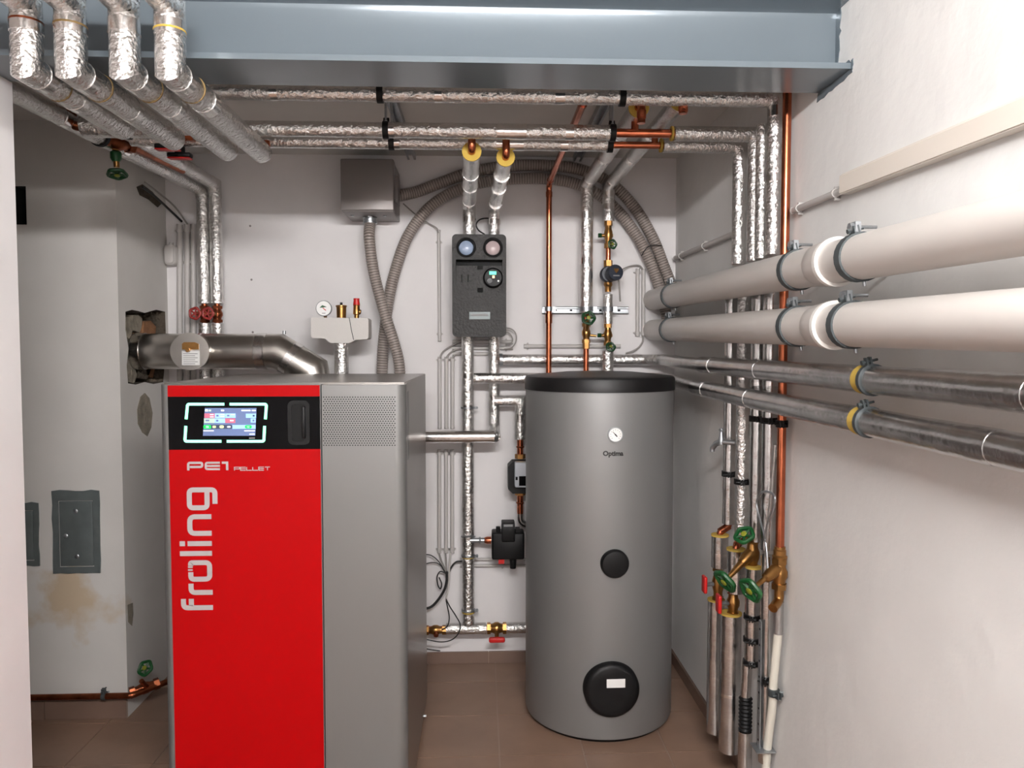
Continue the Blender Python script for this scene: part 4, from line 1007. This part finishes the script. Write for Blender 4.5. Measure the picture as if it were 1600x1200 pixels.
c = V((xat(776, 982, YL), YL - .058, zf - .03)); M().softbox(c - V((.036, .012, .012)), c + V((.036, .01, .01)), .009, 'y', .004).build('handle', 'redplastic', fv)
fe = thing('brass_elbow', 'brass elbow fitting beside the boiler at the floor pipe', 'fitting', (xat(682, 982, YL), YL, zf))
valve_body(fe, (xat(664, 984, YL), YL, zf - .004), (xat(697, 984, YL), YL, zf - .004), .017, 'brass', 'body'); M().cyl((xat(682, 984, YL), YL, zf), (xat(682, 984, YL), YL - .03, zf - .02), .011, seg=12).build('plug', 'copper', fe)

# ------------------------------------------------------------------ conduits and cables on the back wall
YC1 = YB - .012
def wc(label, a, b, **k): return wall_conduit(label, at(*a, Y=YC1), at(*b, Y=YC1), 'y', **k)
names = ('left', 'middle', 'right')
for i, px in enumerate((687, 697.5, 707)):
    wc('upper %s of three thin grey conduits beside the boiler, below the pump station' % names[i], (px, 668), (px, 559), r=.0088, clips=(.97,), group='thin conduits between boiler and pump station')
    wc('lower %s of three thin grey conduits beside the boiler' % names[i], (px - .5, 863), (px - .5, 704), r=.0088, clips=(.03, .97), group='thin conduits between boiler and pump station')
wc('single thin grey conduit left of the pump station', (687, 532), (685.5, 361), r=.0075, clips=(.06, .9))
wc('long thin grey conduit lying level above the tank', (820, 541), (968, 541), r=.009, clips=(.03,))
wc('left of two short upright conduits right of the round pump', (996, 524), (996.5, 421), r=.009, clips=(.04, .96), group='short upright conduits')
wc('right of two short upright conduits right of the round pump', (1005, 524), (1005.5, 422), r=.009, clips=(.04,), group='short upright conduits')
for py, lab in ((534, 'upper'), (544, 'middle'), (553, 'lower')):
    wc('%s of three level conduits behind the pump station foot' % lab, (708, py), (800 if py < 550 else 772, py), r=.008, clips=(.9,), group='level conduits below the pump station')
wc('upper of two level conduits behind the black valve actuator', (720, 874), (850, 874), r=.007, clips=(.5,), group='level conduits behind the actuator')
wc('lower of two level conduits behind the black valve actuator', (720, 884), (850, 884), r=.007, clips=(.5,), group='level conduits behind the actuator')
def cable(label, pts, r=.003, mate='cable', Y=3.44, cat='cable'):
    P = [at(q[0], q[1], Y=(q[2] if len(q) > 2 else Y)) for q in pts]
    return tag(M().tube(spline(P, 10), r, 8).build('cable', mate, None, None, 80), label, cat)
cable('thin grey cable from the wall box down to the single conduit', [(630, 318), (648, 334), (668, 348), (682, 356), (685, 364)], .003, 'cable_grey')
cable('outer grey cable curving from conduits up to the pump station', [(687, 560), (692, 550), (703, 542), (716, 536), (730, 534)], .004, 'cable_grey', 3.445)
cable('inner grey cable curving from conduits up to the pump station', [(697, 560), (703, 552), (714, 546), (730, 544)], .004, 'cable_grey', 3.445)
cable('shortest grey cable curving from conduits to the pump station foot', [(707, 560), (711, 555), (718, 553), (730, 552)], .004, 'cable_grey', 3.445)
cable('thin grey cable loop on the right side of the pump station', [(786, 512), (799, 514), (806, 522), (806, 534), (799, 543), (788, 545)], .003, 'cable_grey', 3.42)
cable('inner thin grey cable loop beside the pump station', [(786, 517), (796, 521), (801, 530), (798, 537), (790, 538)], .003, 'cable_grey', 3.43)
cable('black cable loop on top of the pump station', [(757, 366, 3.4), (748, 360, 3.41), (744, 351, 3.41), (750, 343, 3.41), (762, 341, 3.4), (770, 343, 3.38)], .0035)
cable('pale cable arching from the round pump to the upright conduits', [(968, 424, 3.37), (976, 419, 3.42), (988, 415), (999, 415), (1005, 421)], .003, 'cable_grey')
cable('pale cable dropping from the upright conduits behind the foil pipe', [(1005, 524), (1004, 534), (998, 543), (988, 549), (978, 552)], .004, 'cable_grey')
cable('thick black cable curving from conduits down behind the boiler', [(698, 893), (698, 908), (694, 922), (684, 938), (672, 949), (655, 952)], .006, 'cable', 3.40)
cable('white cable dropping from the left conduit into the bundle', [(686, 864), (690, 876), (695, 888), (698, 897)], .0035, 'cable_grey', 3.43)
cable('white cable dropping from the middle conduit into the bundle', [(696, 864), (697, 876), (698, 897)], .0035, 'cable_grey', 3.43)
cable('white cable running from the right conduit down past the bundle', [(704, 864), (702, 890), (701, 915), (697, 935)], .004, 'pvc', 3.425)
cable('black cable loop beside the cable bundle', [(697, 896), (688, 893), (683, 901), (684, 913), (688, 920), (690, 912), (686, 902)], .003, 'cable', 3.42)
cable('thin black cable hanging in a long loop to the floor pipe', [(697, 936), (703, 948), (712, 962), (719, 976), (716, 990), (705, 1000), (688, 1003), (665, 999)], .0028, 'cable', 3.33)
cable('thin black cable dropping behind the brass elbow', [(697, 938), (700, 952), (702, 966), (699, 978), (690, 984)], .0028, 'cable', 3.34)
cable('thin dark cable from boiler to the conduits, upper', [(660, 866), (674, 868), (686, 878), (694, 892)], .0025, 'cable', 3.42)
cable('thin dark cable from boiler to the conduits, lower', [(660, 882), (676, 879), (687, 882), (695, 894)], .0025, 'cable', 3.43)
cable('black cable from bundle curving up to the long foil pipe', [(701, 896), (706, 885), (713, 878), (722, 877)], .004, 'cable', 3.43)
cable('thin dark cable lying on the wall near the skirting', [(660, 1012), (674, 1015), (688, 1017)], .0022, 'cable', 3.45)

# ------------------------------------------------------------------ safety group on the boiler
YSG = 3.2; X_ = lambda px: xat(px, 520, YSG - .045); Z_ = lambda py: zat(530, py, YSG - .045)
sg = thing('safety_group', 'light grey insulated safety group above the boiler with dial and brass vent', 'safety group', (X_(530), YSG, 1.2))
m = M(); yb0 = YSG - .045
poly = [(X_(487), Z_(496)), (X_(574), Z_(497)), (X_(576), Z_(499)), (X_(575.5), Z_(528)), (X_(573), Z_(530)), (X_(556), Z_(531)), (X_(548), Z_(535)), (X_(544), Z_(536)), (X_(517), Z_(536)), (X_(512), Z_(533)), (X_(508), Z_(529)), (X_(488), Z_(528)), (X_(486), Z_(526)), (X_(486), Z_(498))]
m.prism(poly, (0, yb0, 0), EX, EZ, EY, 0, .09); m.build('insulation_block', 'eps', sg)
M().tube([(X_(546), yb0 - .001, Z_(496)), (X_(549), yb0 - .001, Z_(515)), (X_(552.5), yb0 - .001, Z_(531))], .0015, 6).build('strap', 'cable', sg)
M().tube([(X_(530), YSG, 1.15), (X_(530), YSG, Z_(535))], .03, 18, jit=.04, step=.02).build('riser', 'foil', sg, sharp=60)
gx, gz = X_(507), Z_(482)
gg = M().lathe((gx, YSG - .03, gz), -EY, [(0, .03), (.02, .0325), (.024, .0325), (.026, .03)], 32).build('pressure_gauge', 'zinc', sg)
M().lathe((gx, YSG - .0555, gz), -EY, [(0, .0295), (.001, .0295), (.001, 0)], 32).build('dial', 'white', gg)
M().prism([(-.017, .002), (-.005, .013), (.013, .006), (.0, .003)], (gx, YSG - .0566, gz), EX, EZ, -EY, 0, .0005).build('dial_green_zone', 'green', gg)
M().prism([(-.003, .003), (.011, -.008), (.008, -.01), (-.004, 0)], (gx, YSG - .0572, gz), EX, EZ, -EY, 0, .0005).build('needle', 'redplastic', gg)
M().prism([(-.007, -.019), (.007, -.019), (.007, -.021), (-.007, -.021)], (gx, YSG - .0566, gz), EX, EZ, -EY, 0, .0005).build('dial_print', 'ink', gg)
M().cyl((gx, YSG - .02, Z_(497)), (gx, YSG - .03, gz - .025), .007, seg=10).build('gauge_stem', 'brass', sg)
vx = X_(532); ve = M().lathe((vx, YSG - .02, Z_(497)), EZ, [(0, .019), (.03, .02), (.046, .0205), (.048, .023), (.053, .023), (.055, .018)], 24).build('air_vent', 'brass', sg)
M().cyl((vx, YSG - .02, Z_(477)), (vx, YSG - .02, Z_(472)), .0055, seg=12).build('vent_cap', 'black', ve)
rx = X_(556); sv = M().lathe((rx, YSG - .02, Z_(497)), EZ, [(0, .01), (.014, .01), (.018, .015), (.05, .013), (.055, .0145)], 16).build('safety_valve', 'brass', sg)
M().lathe((rx, YSG - .02, Z_(477)), EZ, [(0, .0135), (.004, .0145), (.022, .012), (.03, .013)], 10).build('red_cap', 'redplastic', sv)
M().cyl((rx, YSG - .02, Z_(486)), (rx + .018, YSG - .02, Z_(487)), .009, seg=12).build('outlet', 'brass', sv)

# ------------------------------------------------------------------ flue pipe
YFl = 3.215; RF = .074
zfl = zat(330, 549, YFl); fu = thing('flue_pipe', 'thick steel flue pipe from the boiler into the chimney hole', 'flue', (xat(330, 549, YFl), YFl, zfl - RF))
xa, xb = XCH - .08, xat(437, 549, YFl); xe = at(470, 590, Y=YFl)
M().tube([(xa, YFl, zfl), (xb - .005, YFl, zfl), (xb + .13, YFl, zfl - .085), (xb + .18, YFl, zfl - .34)], RF, 36, jit=.004, step=.04).build('pipe', 'steel', fu, sharp=50)
for s_, w_ in ((xat(312, 549, YFl), .012), (xat(402, 549, YFl), .04)): M().lathe((s_, YFl, zfl), EX, [(0, RF), (.003, RF + .003), (w_, RF + .003), (w_ + .003, RF)], 36).build('joint_ring', 'foil_tape', fu)
M().lathe((xat(222, 549, YFl) - .02, YFl, zfl), EX, [(0, RF), (0, RF + .003), (.035, RF + .003), (.035, RF)], 36).build('foil_tape', 'foil_tape', fu)
dd = V((.84, 0, -.55)).normalized(); M().lathe(V((xb + .035, YFl, zfl - .026)), dd, [(0, RF), (.0, RF + .004), (.03, RF + .004), (.03, RF)], 36).build('joint_ring', 'foil_tape', fu)
M().cyl((xb + .02, YFl, zfl + RF - .002), (xb + .02, YFl, zfl + RF + .012), .007, seg=10).build('screw', 'zinc', fu)
# draught limiter tee with label
cx = xat(288, 549, YFl - .16); dl_ = V((.10, -1, 0)).normalized()
q0 = V((cx - .0, YFl, zfl)); 
tee = M().lathe(q0, dl_, [(.03, .068), (.13, .068), (.132, .075), (.142, .075), (.142, 0)], 36).build('draught_limiter', 'steel', fu, 'round steel flap cover with orange cap and paper label')
o = q0 + dl_ * .1425; sr = V((1, .10, 0)).normalized()
M().prism([(-.03, -.055), (.038, -.055), (.038, .002), (-.03, .002)], o, sr, EZ, dl_, 0, .0008).build('label', 'paper', tee)
m = M()
for i in range(6): m.prism([(-.025, -.008 - i * .008), (.03 - .01 * (i % 2), -.008 - i * .008), (.03 - .01 * (i % 2), -.0105 - i * .008), (-.025, -.0105 - i * .008)], o, sr, EZ, dl_, .0008, .0011)
m.build('label_print', 'print', tee)
M().prism([(-.028, .008), (.036, .008), (.036, .03), (.02, .037), (-.02, .037), (-.028, .03)], o, sr, EZ, dl_, 0, .004).build('orange_cap', 'brass', tee)
M().cyl(o + EZ * .006 - sr * .004, o + EZ * .006 - sr * .004 + dl_ * .02, .008, seg=10).build('knob', 'brass', tee)

# ------------------------------------------------------------------ pipes in the left corner
for lab, X0, Z0, pxv, wheel in (('outer foil pipe running back along the chimney and down the left corner', -1.262, 2.155, 318, 312), ('inner foil pipe running back beside the chimney and down the left corner', -1.175, 2.18, 338, 333)):
    YV = 3.38; xv = xat(pxv, 400, YV); zz = lambda py: zat(pxv, py, YV)
    th = thing('insulated_pipe', lab, 'pipe', (xv, YV, .9), 'foil pipes in the left corner')
    M().tube([(X0, 2.03, Z0), (X0 + (xv - X0) * .9, YV, Z0 - .0), (xv, YV, zz(302) - .02)], .028, 18, jit=.04, step=.022).build('insulation', 'foil', th, sharp=60)
    M().tube([(xv, YV, zz(304)), (xv, YV, zz(474))], .0265, 18, jit=.06, step=.02).build('insulation', 'foil', th, sharp=60)
    M().tube([(xv, YV, zz(505)), (xv, YV, .6)], .0265, 18, jit=.05, step=.02).build('insulation', 'foil', th, sharp=60)
    M().cyl((xv, YV, zz(475)), (xv, YV, zz(510)), .013).build('copper_pipe', 'old_copper', th)
    for y_ in (2.35, 2.7, 3.0): band(th, (X0 + (xv - X0) * .9 * (y_ - 2.03) / 1.35, y_, Z0), EY, .029, .03)
    clamp(th, (X0 + .02, 2.56, Z0), EY, .0285, (0, 0, 1), .016, 'black', (X0 + .02, 2.56, ZC))
    vv = thing('shutoff_valve', '%s red handwheel valve on the pipes in the left corner' % ('left' if pxv == 318 else 'right'), 'valve', (xv, YV, zz(500)))
    valve_body(vv, (xv, YV, zz(504)), (xv, YV, zz(478)), .018, 'old_copper'); M().cyl((xv, YV, zz(491)), (xv - .012, YV - .07, zz(491)), .01).build('stem', 'brass', vv)
    handwheel(vv, (xv - .014, YV - .075, zz(491)), (-.12, -1, 0), .023, 'reddull')
# green wheel valve hanging under the outer pipe
gy = 2.62; gc = at(180, 236, Y=gy)
gv = thing('shutoff_valve', 'hanging tarnished valve with green wheel under the pipes at upper left', 'valve', (gc.x, gy, gc.z - .07))
valve_body(gv, gc + V((-.02, -.05, .028)), gc + V((.03, .06, .03)), .02, 'old_copper'); M().cyl(gc + V((0, 0, .02)), gc + V((.004, 0, -.055)), .011, .009).build('stem', 'brass', gv)
M().lathe(gc + V((.002, 0, -.035)), EZ, [(0, .012), (.01, .018), (.03, .018), (.036, .012)], 10).build('bonnet', 'green', gv); handwheel(gv, at(183, 272, Y=gy), (.15, -.3, -1), .027, 'green_dark')
M().tube([gc + V((.03, .06, .03)), gc + V((.06, .42, .035))], .014, 12).build('copper_pipe', 'old_copper', gv)
# two lever valves with red handles below the long pipes
for lab, px, py, yy in (('left dark valve with flat red handle below the long pipes', 262, 226, 2.46), ('right dark valve with flat red handle below the long pipes', 281, 240, 2.54)):
    c = at(px, py, Y=yy); lv = thing('lever_valve', lab, 'valve', c - EZ * .03, 'red handled valves at upper left')
    M().softbox(c + V((-.014, -.012, .0)), c + V((.014, .012, .05)), .004, 'z', .003).build('stem', 'black', lv)
    M().softbox(c + V((-.038, -.014, -.014)), c + V((.038, .014, .002)), .006, 'x', .004).build('handle', 'black', lv)
    M().softbox(c + V((-.037, -.0145, -.018)), c + V((.037, .0145, -.0135)), .002, 'x', .003).build('handle_grip', 'redplastic', lv)
bt = thing('brass_tee', 'tarnished brass tee fitting between the foil pipes at upper left', 'fitting', at(283, 205, Y=2.46))
c = at(283, 212, Y=2.46); valve_body(bt, c - EX * .04, c + EX * .04, .016, 'old_copper', 'body'); M().cyl(c, c + EZ * .06, .013).build('branch', 'old_copper', bt)
# conduits and junction box in the corner
for i, px in enumerate((281, 292.5, 302.5)):
    a, b = at(px, 640, Y=YB - .014), at(px, 352, Y=YB - .014); b.z = min(b.z, 2.1)
    wall_conduit('%s of three grey conduits in the left corner of the back wall' % names[i], a, b, 'y', .0125, (.97, .8), .002, 'grey conduits in the left corner')
c = at(268, 399, Y=YB - .03); jb = thing('junction_box', 'small rounded white junction box in the left corner', 'box', c)
M().softbox((c.x - .026, YB - .055, c.z - .045), (c.x + .026, YB, c.z + .045), .018, 'y', .008).build('body', 'conduit', jb); M().softbox((c.x - .02, YB - .06, c.z - .038), (c.x + .02, YB - .05, c.z + .038), .014, 'y', .003).build('cover', 'conduit', jb)
M().cyl((c.x, YB - .03, c.z + .044), (c.x, YB - .03, c.z + .056), .009, seg=10).build('gland', 'conduit', jb)
cable('dark cable hanging from the broken plaster to the corner conduits', [(222, 292, 3.1), (240, 305, 3.2), (262, 325, 3.35), (284, 346, 3.44)], .005, 'cable')
cable('pale cable hanging from the broken plaster to the corner conduits', [(226, 285, 3.1), (246, 300, 3.2), (272, 322, 3.35), (293, 350, 3.44)], .004, 'cable_grey')

# ------------------------------------------------------------------ chimney doors, floor level copper pipe
def door(label, x0_, y0_, x1_, y1_):
    a, b = at(x0_, y1_, Y=YCH), at(x1_, y0_, Y=YCH); dth = thing('inspection_door', label, 'door', ((a.x + b.x) / 2, YCH, a.z))
    w_, h_ = b.x - a.x, b.z - a.z; rr = random.Random(x0_); pts = []
    for (p, q) in (((0, 0), (w_, 0)), ((w_, 0), (w_, h_)), ((w_, h_), (0, h_)), ((0, h_), (0, 0))):
        for i in range(6): pts.append((p[0] + (q[0] - p[0]) * i / 6 + rr.uniform(-.003, .003), p[1] + (q[1] - p[1]) * i / 6 + rr.uniform(-.003, .003)))
    ix0, ix1, iz0, iz1 = w_ * .13, w_ * .87, h_ * .08, h_ * .88
    m = M(); plate(m, pts, [[(ix0, iz0), (ix1, iz0), (ix1, iz1), (ix0, iz1)]], a, EX, EZ, -EY, -.002, .006); m.build('frame', 'door_metal', dth)
    m = M().softbox((a.x + ix0 + .003, YCH - .005, a.z + iz0 + .003), (a.x + ix1 - .003, YCH + .004, a.z + iz1 - .003), .003, 'y', .002); lf = m.build('leaf', 'door_metal', dth)
    for fx, fz in ((.5, .84), (.2, .47), (.5, .16)):
        M().lathe((a.x + ix0 + (ix1 - ix0) * fx, YCH - .004, a.z + iz0 + (iz1 - iz0) * fz), -EY, [(0, .009), (.002, .009), (.004, .006)], 12).build('lock', 'zinc', lf)
door('grey steel chimney inspection door with three round locks', 85, 766, 155, 896)
door('narrow grey steel chimney door half hidden by the white pier', 5, 785, 60, 884)
yq = YCH - .035; a, b = at(10, 1088, Y=yq), at(205, 1087, Y=yq)
lp = thing('copper_pipe', 'copper pipe running level above the skirting under the chimney doors', 'pipe', (a.x, yq, a.z))
M().tube(fillet([V((-2.0, yq, b.z)), b, b + V((.10, .10, .01)), b + V((.3, .16, .02))], .04), .012, 14).build('pipe', 'old_copper', lp)
c = at(163, 1087, Y=yq); clamp(lp, c, EX, .0135, (0, -.2, 1), .014, 'dark_zinc', (c.x, YCH, c.z))
c = at(232, 1076, Y=3.02); vv = thing('shutoff_valve', 'small tarnished valve with green wheel at the chimney foot', 'valve', c)
valve_body(vv, c - V((.06, .03, .004)), c + V((.03, .03, .01)), .018, 'old_copper'); M().cyl(c, c + V((-.01, -.04, .05)), .009).build('stem', 'old_copper', vv)
handwheel(vv, at(227, 1044, Y=2.96), (-.2, -.8, .55), .026, 'green')

# ------------------------------------------------------------------ valves and thick pipe ends low on the right wall
def seg_pipe(label, top, bot, r, X, material='foil_dull', foam=True, cat='pipe', grp=None, jit=.025):
    Y_ = at(top[0], top[1], X=X).y; z1_, z0_ = at(top[0], top[1], X=X).z, zat(bot[0], bot[1], Y_)
    th = thing('thick_insulated_pipe', label, cat, (X, Y_, z0_), grp)
    M().tube([(X, Y_, z0_), (X, Y_, z1_)], r, 20, jit=jit, step=.03).build('insulation', material, th, sharp=60)
    if foam: foam_end(th, (X, Y_, z1_ - .003), EZ, r * 1.03, .013)
    band(th, (X, Y_, z0_ + (z1_ - z0_) * .42), EZ, r * 1.02, .01)
    return th, Y_, z0_, z1_
s1, y1_, b1_, t1_ = seg_pipe('short thick foil sleeve with yellow foam top nearest the back corner', (1125, 836), (1125, 886), .029, .84, grp='thick foil sleeves low on the right wall')
copper_run(s1, [(XV, RIS[0][1], zat(1140, 812, RIS[0][1])), (XV, RIS[0][1], zat(1138, 822, RIS[0][1])), (.84, y1_, t1_ + .012), (.84, y1_, t1_ - .03)], .0115, .015)
s2, y2_, b2_, t2_ = seg_pipe('short thick foil sleeve with foam top under the upper green wheel', (1150, 858), (1150, 925), .029, .835, grp='thick foil sleeves low on the right wall')
copper_run(s2, [(XV, RIS[1][1], zat(1160, 832, RIS[1][1])), (XV, RIS[1][1], zat(1158, 845, RIS[1][1])), (.835, y2_, t2_ + .012), (.835, y2_, t2_ - .03)], .0115, .015)
s3, y3_, b3_, t3_ = seg_pipe('long thick foil sleeve ending above the skirting nearest the back corner', (1119, 937), (1117, 1143), .029, .835, grp='thick foil sleeves low on the right wall')
s4, y4_, b4_, t4_ = seg_pipe('longest thick foil sleeve with foam top under a red valve', (1142, 958), (1143, 1172), .034, .825, grp='thick foil sleeves low on the right wall')
for lab, Xv, Yv_, zb0, zt0 in (('red levered ball valve nearest the back corner', .838, (y1_ + y3_) / 2, t3_, b1_), ('red levered ball valve on the longest thick sleeve', .83, (y2_ + y4_) / 2, t4_, b2_)):
    rv = thing('ball_valve', lab, 'valve', (Xv, Yv_, zb0), 'red levered valves low on the right wall')
    valve_body(rv, (Xv, Yv_, zb0 - .01), (Xv, Yv_, zt0 + .01), .016, 'brass'); zc_ = (zb0 + zt0) / 2
    M().cyl((Xv, Yv_, zc_), (Xv - .045, Yv_ - .01, zc_), .008).build('stem', 'zinc', rv); M().softbox((Xv - .056, Yv_ - .026, zc_ - .03), (Xv - .045, Yv_ + .012, zc_ + .03), .006, 'x', .003).build('lever', 'redplastic', rv)
# third riser: angled brass valve with green wheel, foil tail
y5 = RIS[2][1]; p5 = at(1184, 868, X=.85)
av = thing('angle_valve', 'upper slanting brass valve with two green wheels on the right wall', 'valve', (.85, y5, p5.z))
valve_body(av, (XV - .01, y5, zat(1182, 895, y5)), (XV - .01, y5, zat(1184, 838, y5)), .017)
w1 = at(1133, 908, X=.76); M().cyl((XV - .01, y5, zat(1183, 862, y5)), w1, .016, .006).build('stem', 'brass', av); M().lathe((XV - .01, y5, zat(1183, 862, y5)), w1 - V((XV - .01, y5, zat(1183, 862, y5))), [(0, .02), (.03, .02), (.055, .015)], 10).build('bonnet', 'brass', av)
dv = (w1 - V((XV, y5, zat(1183, 862, y5)))).normalized(); handwheel(av, w1, dv, .034, 'green')
w2 = at(1163, 836, X=.81); M().cyl((XV - .01, y5, zat(1183, 845, y5)), w2, .01, .007).build('stem', 'brass', av); handwheel(av, w2, (-.5, -.45, .75), .027, 'green')
s5, y5_, b5_, t5_ = seg_pipe('foil pipe with dark clamps below the upper slanting brass valve', (1177, 886), (1165, 1040), .024, .86)
for py in (963, 999, 1034): clamp(s5, (.86, y5_, zat(1172, py, y5_)), EZ, .0245, (-.5, -1, 0), .014, 'black')
p = at(1165, 1090, X=.85); bl = thing('flexible_sleeve', 'short black corrugated sleeve low on the right wall', 'sleeve', (.85, p.y, zat(1162, 1140, p.y)))
m = M(); zc0, zc1 = zat(1165, 1142, p.y), zat(1165, 1088, p.y); pr = []
for i in range(19): pr.append(((zc1 - zc0) * i / 18, .022 if i % 2 else .017))
m.lathe((.85, p.y, zc0), EZ, pr, 18); m.build('sleeve', 'black', bl)
M().tube([(.85, p.y, 0), (.85, p.y, zc0)], .022, 14, jit=.03, step=.02).build('pipe', 'foil_dull', bl); M().cyl((.85, p.y, zc1), (.855, p.y, b5_ + .01), .016).build('pipe', 'foil_dull', bl)
# copper pipe: brass tee valve and white hose
cz = lambda py: zat(1218, py, YCU)
cvv = thing('angle_valve', 'lower slanting brass valve with green wheel below the bare copper pipe', 'valve', (XV, YCU, cz(945)))
M().lathe((XV, YCU, cz(875)), EZ, [(0, .02), (.012, .022), (.016, .018), (.03, .018), (.032, .016), (.04, .016)], 14).build('union', 'brass', cvv)
valve_body(cvv, (XV, YCU, cz(920)), (XV, YCU, cz(872)), .018); w3 = at(1173, 922, X=.77)
q_ = V((XV - .005, YCU, cz(888))); M().lathe(q_, w3 - q_, [(0, .019), (.03, .019), (.055, .014), (.06, .008), ((w3 - q_).length, .006)], 12).build('stem', 'brass', cvv); handwheel(cvv, w3, w3 - q_, .032, 'green')
M().tube(fillet([(XV, YCU, cz(918)), (XV, YCU, cz(938)), (XV - .03, YCU - .03, cz(945))], .02), .014, 12).build('drain_elbow', 'brass', cvv)
wh = thing('water_hose', 'off white water hose hanging from the lower brass valve to the floor', 'hose', (XV, YCU, 0))
M().tube(spline([(XV, YCU, cz(985)), at(1209, 1060, X=XV), at(1207, 1100, X=XV), at(1200, 1160, X=XV), at(1195, 1220, X=XV), V((XV, at(1195, 1220, X=XV).y, .05))]), .0125, 14).build('hose', 'hose_white', wh)
M().tube([(XV, YCU, cz(940)), (XV, YCU, cz(990))], .0135, 14).build('braided_end', 'braid', wh)
c = at(1209, 1082, X=XV); clamp(wh, c, EZ, .0135, (.2, -1, 0), .02, 'dark_zinc', (XR, c.y, c.z))
# fourth riser: valve and pipe continuing down, strut, hook wire, tap
y6 = RIS[3][1]
s6, y6_, b6_, t6_ = seg_pipe('foil pipe behind the galvanised strut low on the right wall', (1200, 868), (1190, 1190), .02, XV, foam=False)
clamp(s6, (XV, y6_, zat(1194, 1060, y6_)), EZ, .0205, (-.6, -1, 0), .022, 'black')
p = at(1187, 1000, X=.845); zt_, zb2 = at(1187, 970, X=.845).z, zat(1183, 1168, p.y)
stt = thing('metal_strut', 'upright galvanised perforated strut low on the right wall', 'strut', (.845, p.y, zb2))
m = M(); m.box((.845, p.y - .011, zb2), (.848, p.y + .011, zt_)); m.box((.845, p.y + .009, zb2), (.89, p.y + .011, zt_)); m.build('profile', 'zinc', stt)
for i in range(8): M().cyl((.8445, p.y, zb2 + (zt_ - zb2) * (i + .5) / 8), (.8455, p.y, zb2 + (zt_ - zb2) * (i + .5) / 8), .004, seg=8).build('slot', 'void', stt)
M().box((.83, p.y - .03, zb2 - .003), (.89, p.y + .03, zb2)).build('foot', 'zinc', stt)
P = [at(*q, X=.835) for q in ((1201, 905), (1196, 845), (1184, 800), (1183, 782), (1192, 769), (1205, 770), (1211, 778), (1208, 795), (1199, 820), (1195, 845))]
tag(M().tube(spline(P, 8), .0035, 8).build('wire_hook', 'zinc', None, None, 80), 'bent steel wire hook hanging in front of the risers', 'wire')
tag(M().tube([at(1211, 695, X=.838), at(1205, 770, X=.838), at(1196, 870, X=.838)], .0045, 8, jit=.2, step=.012, jscale=90).build('braided_cord', 'braid', None, None, 80), 'thin braided cord hanging beside the copper pipe', 'cord')
yt_ = RIS[0][1] - .03; tp = thing('water_tap', 'small chrome water tap on the first risers of the right wall', 'tap', at(1125, 690, X=.83))
a, b = at(1150, 692, X=.86), at(1127, 690, X=.82); sp = at(1113, 700, X=.80)
M().tube([a, b], .0095, 12).build('inlet', 'zinc', tp); M().tube(fillet([b, b + (sp - b) * .6 + EZ * .006, sp, sp - EZ * .012], .015), .008, 12, rad=lambda t_: .0105 - .002 * t_).build('spout', 'zinc', tp)
M().lathe(b - EZ * .01, EZ, [(0, .01), (.02, .011), (.028, .008), (.045, .005)], 12).build('bonnet', 'zinc', tp); q = b + EZ * .038
m = M().cyl(q - EY * .018, q + EY * .018, .004, seg=8); m.lathe(q - EZ * .004, EZ, [(0, .006), (.012, .006)], 10); m.build('cross_handle', 'zinc', tp)
# drill holes in the back wall stay as small dark plugs
for px, py in ((391, 353), (393, 437), (395, 519)):
    c = at(px, py, Y=YB); tag(M().lathe(c + EY * .01, -EY, [(0, .005), (.0105, .005), (.011, .003)], 10).build('wall_plug', 'box'), {353: 'topmost', 437: 'middle', 519: 'lowest'}[py] + ' of three small grey wall plugs left of the wall box', 'plug', 'wall plugs')
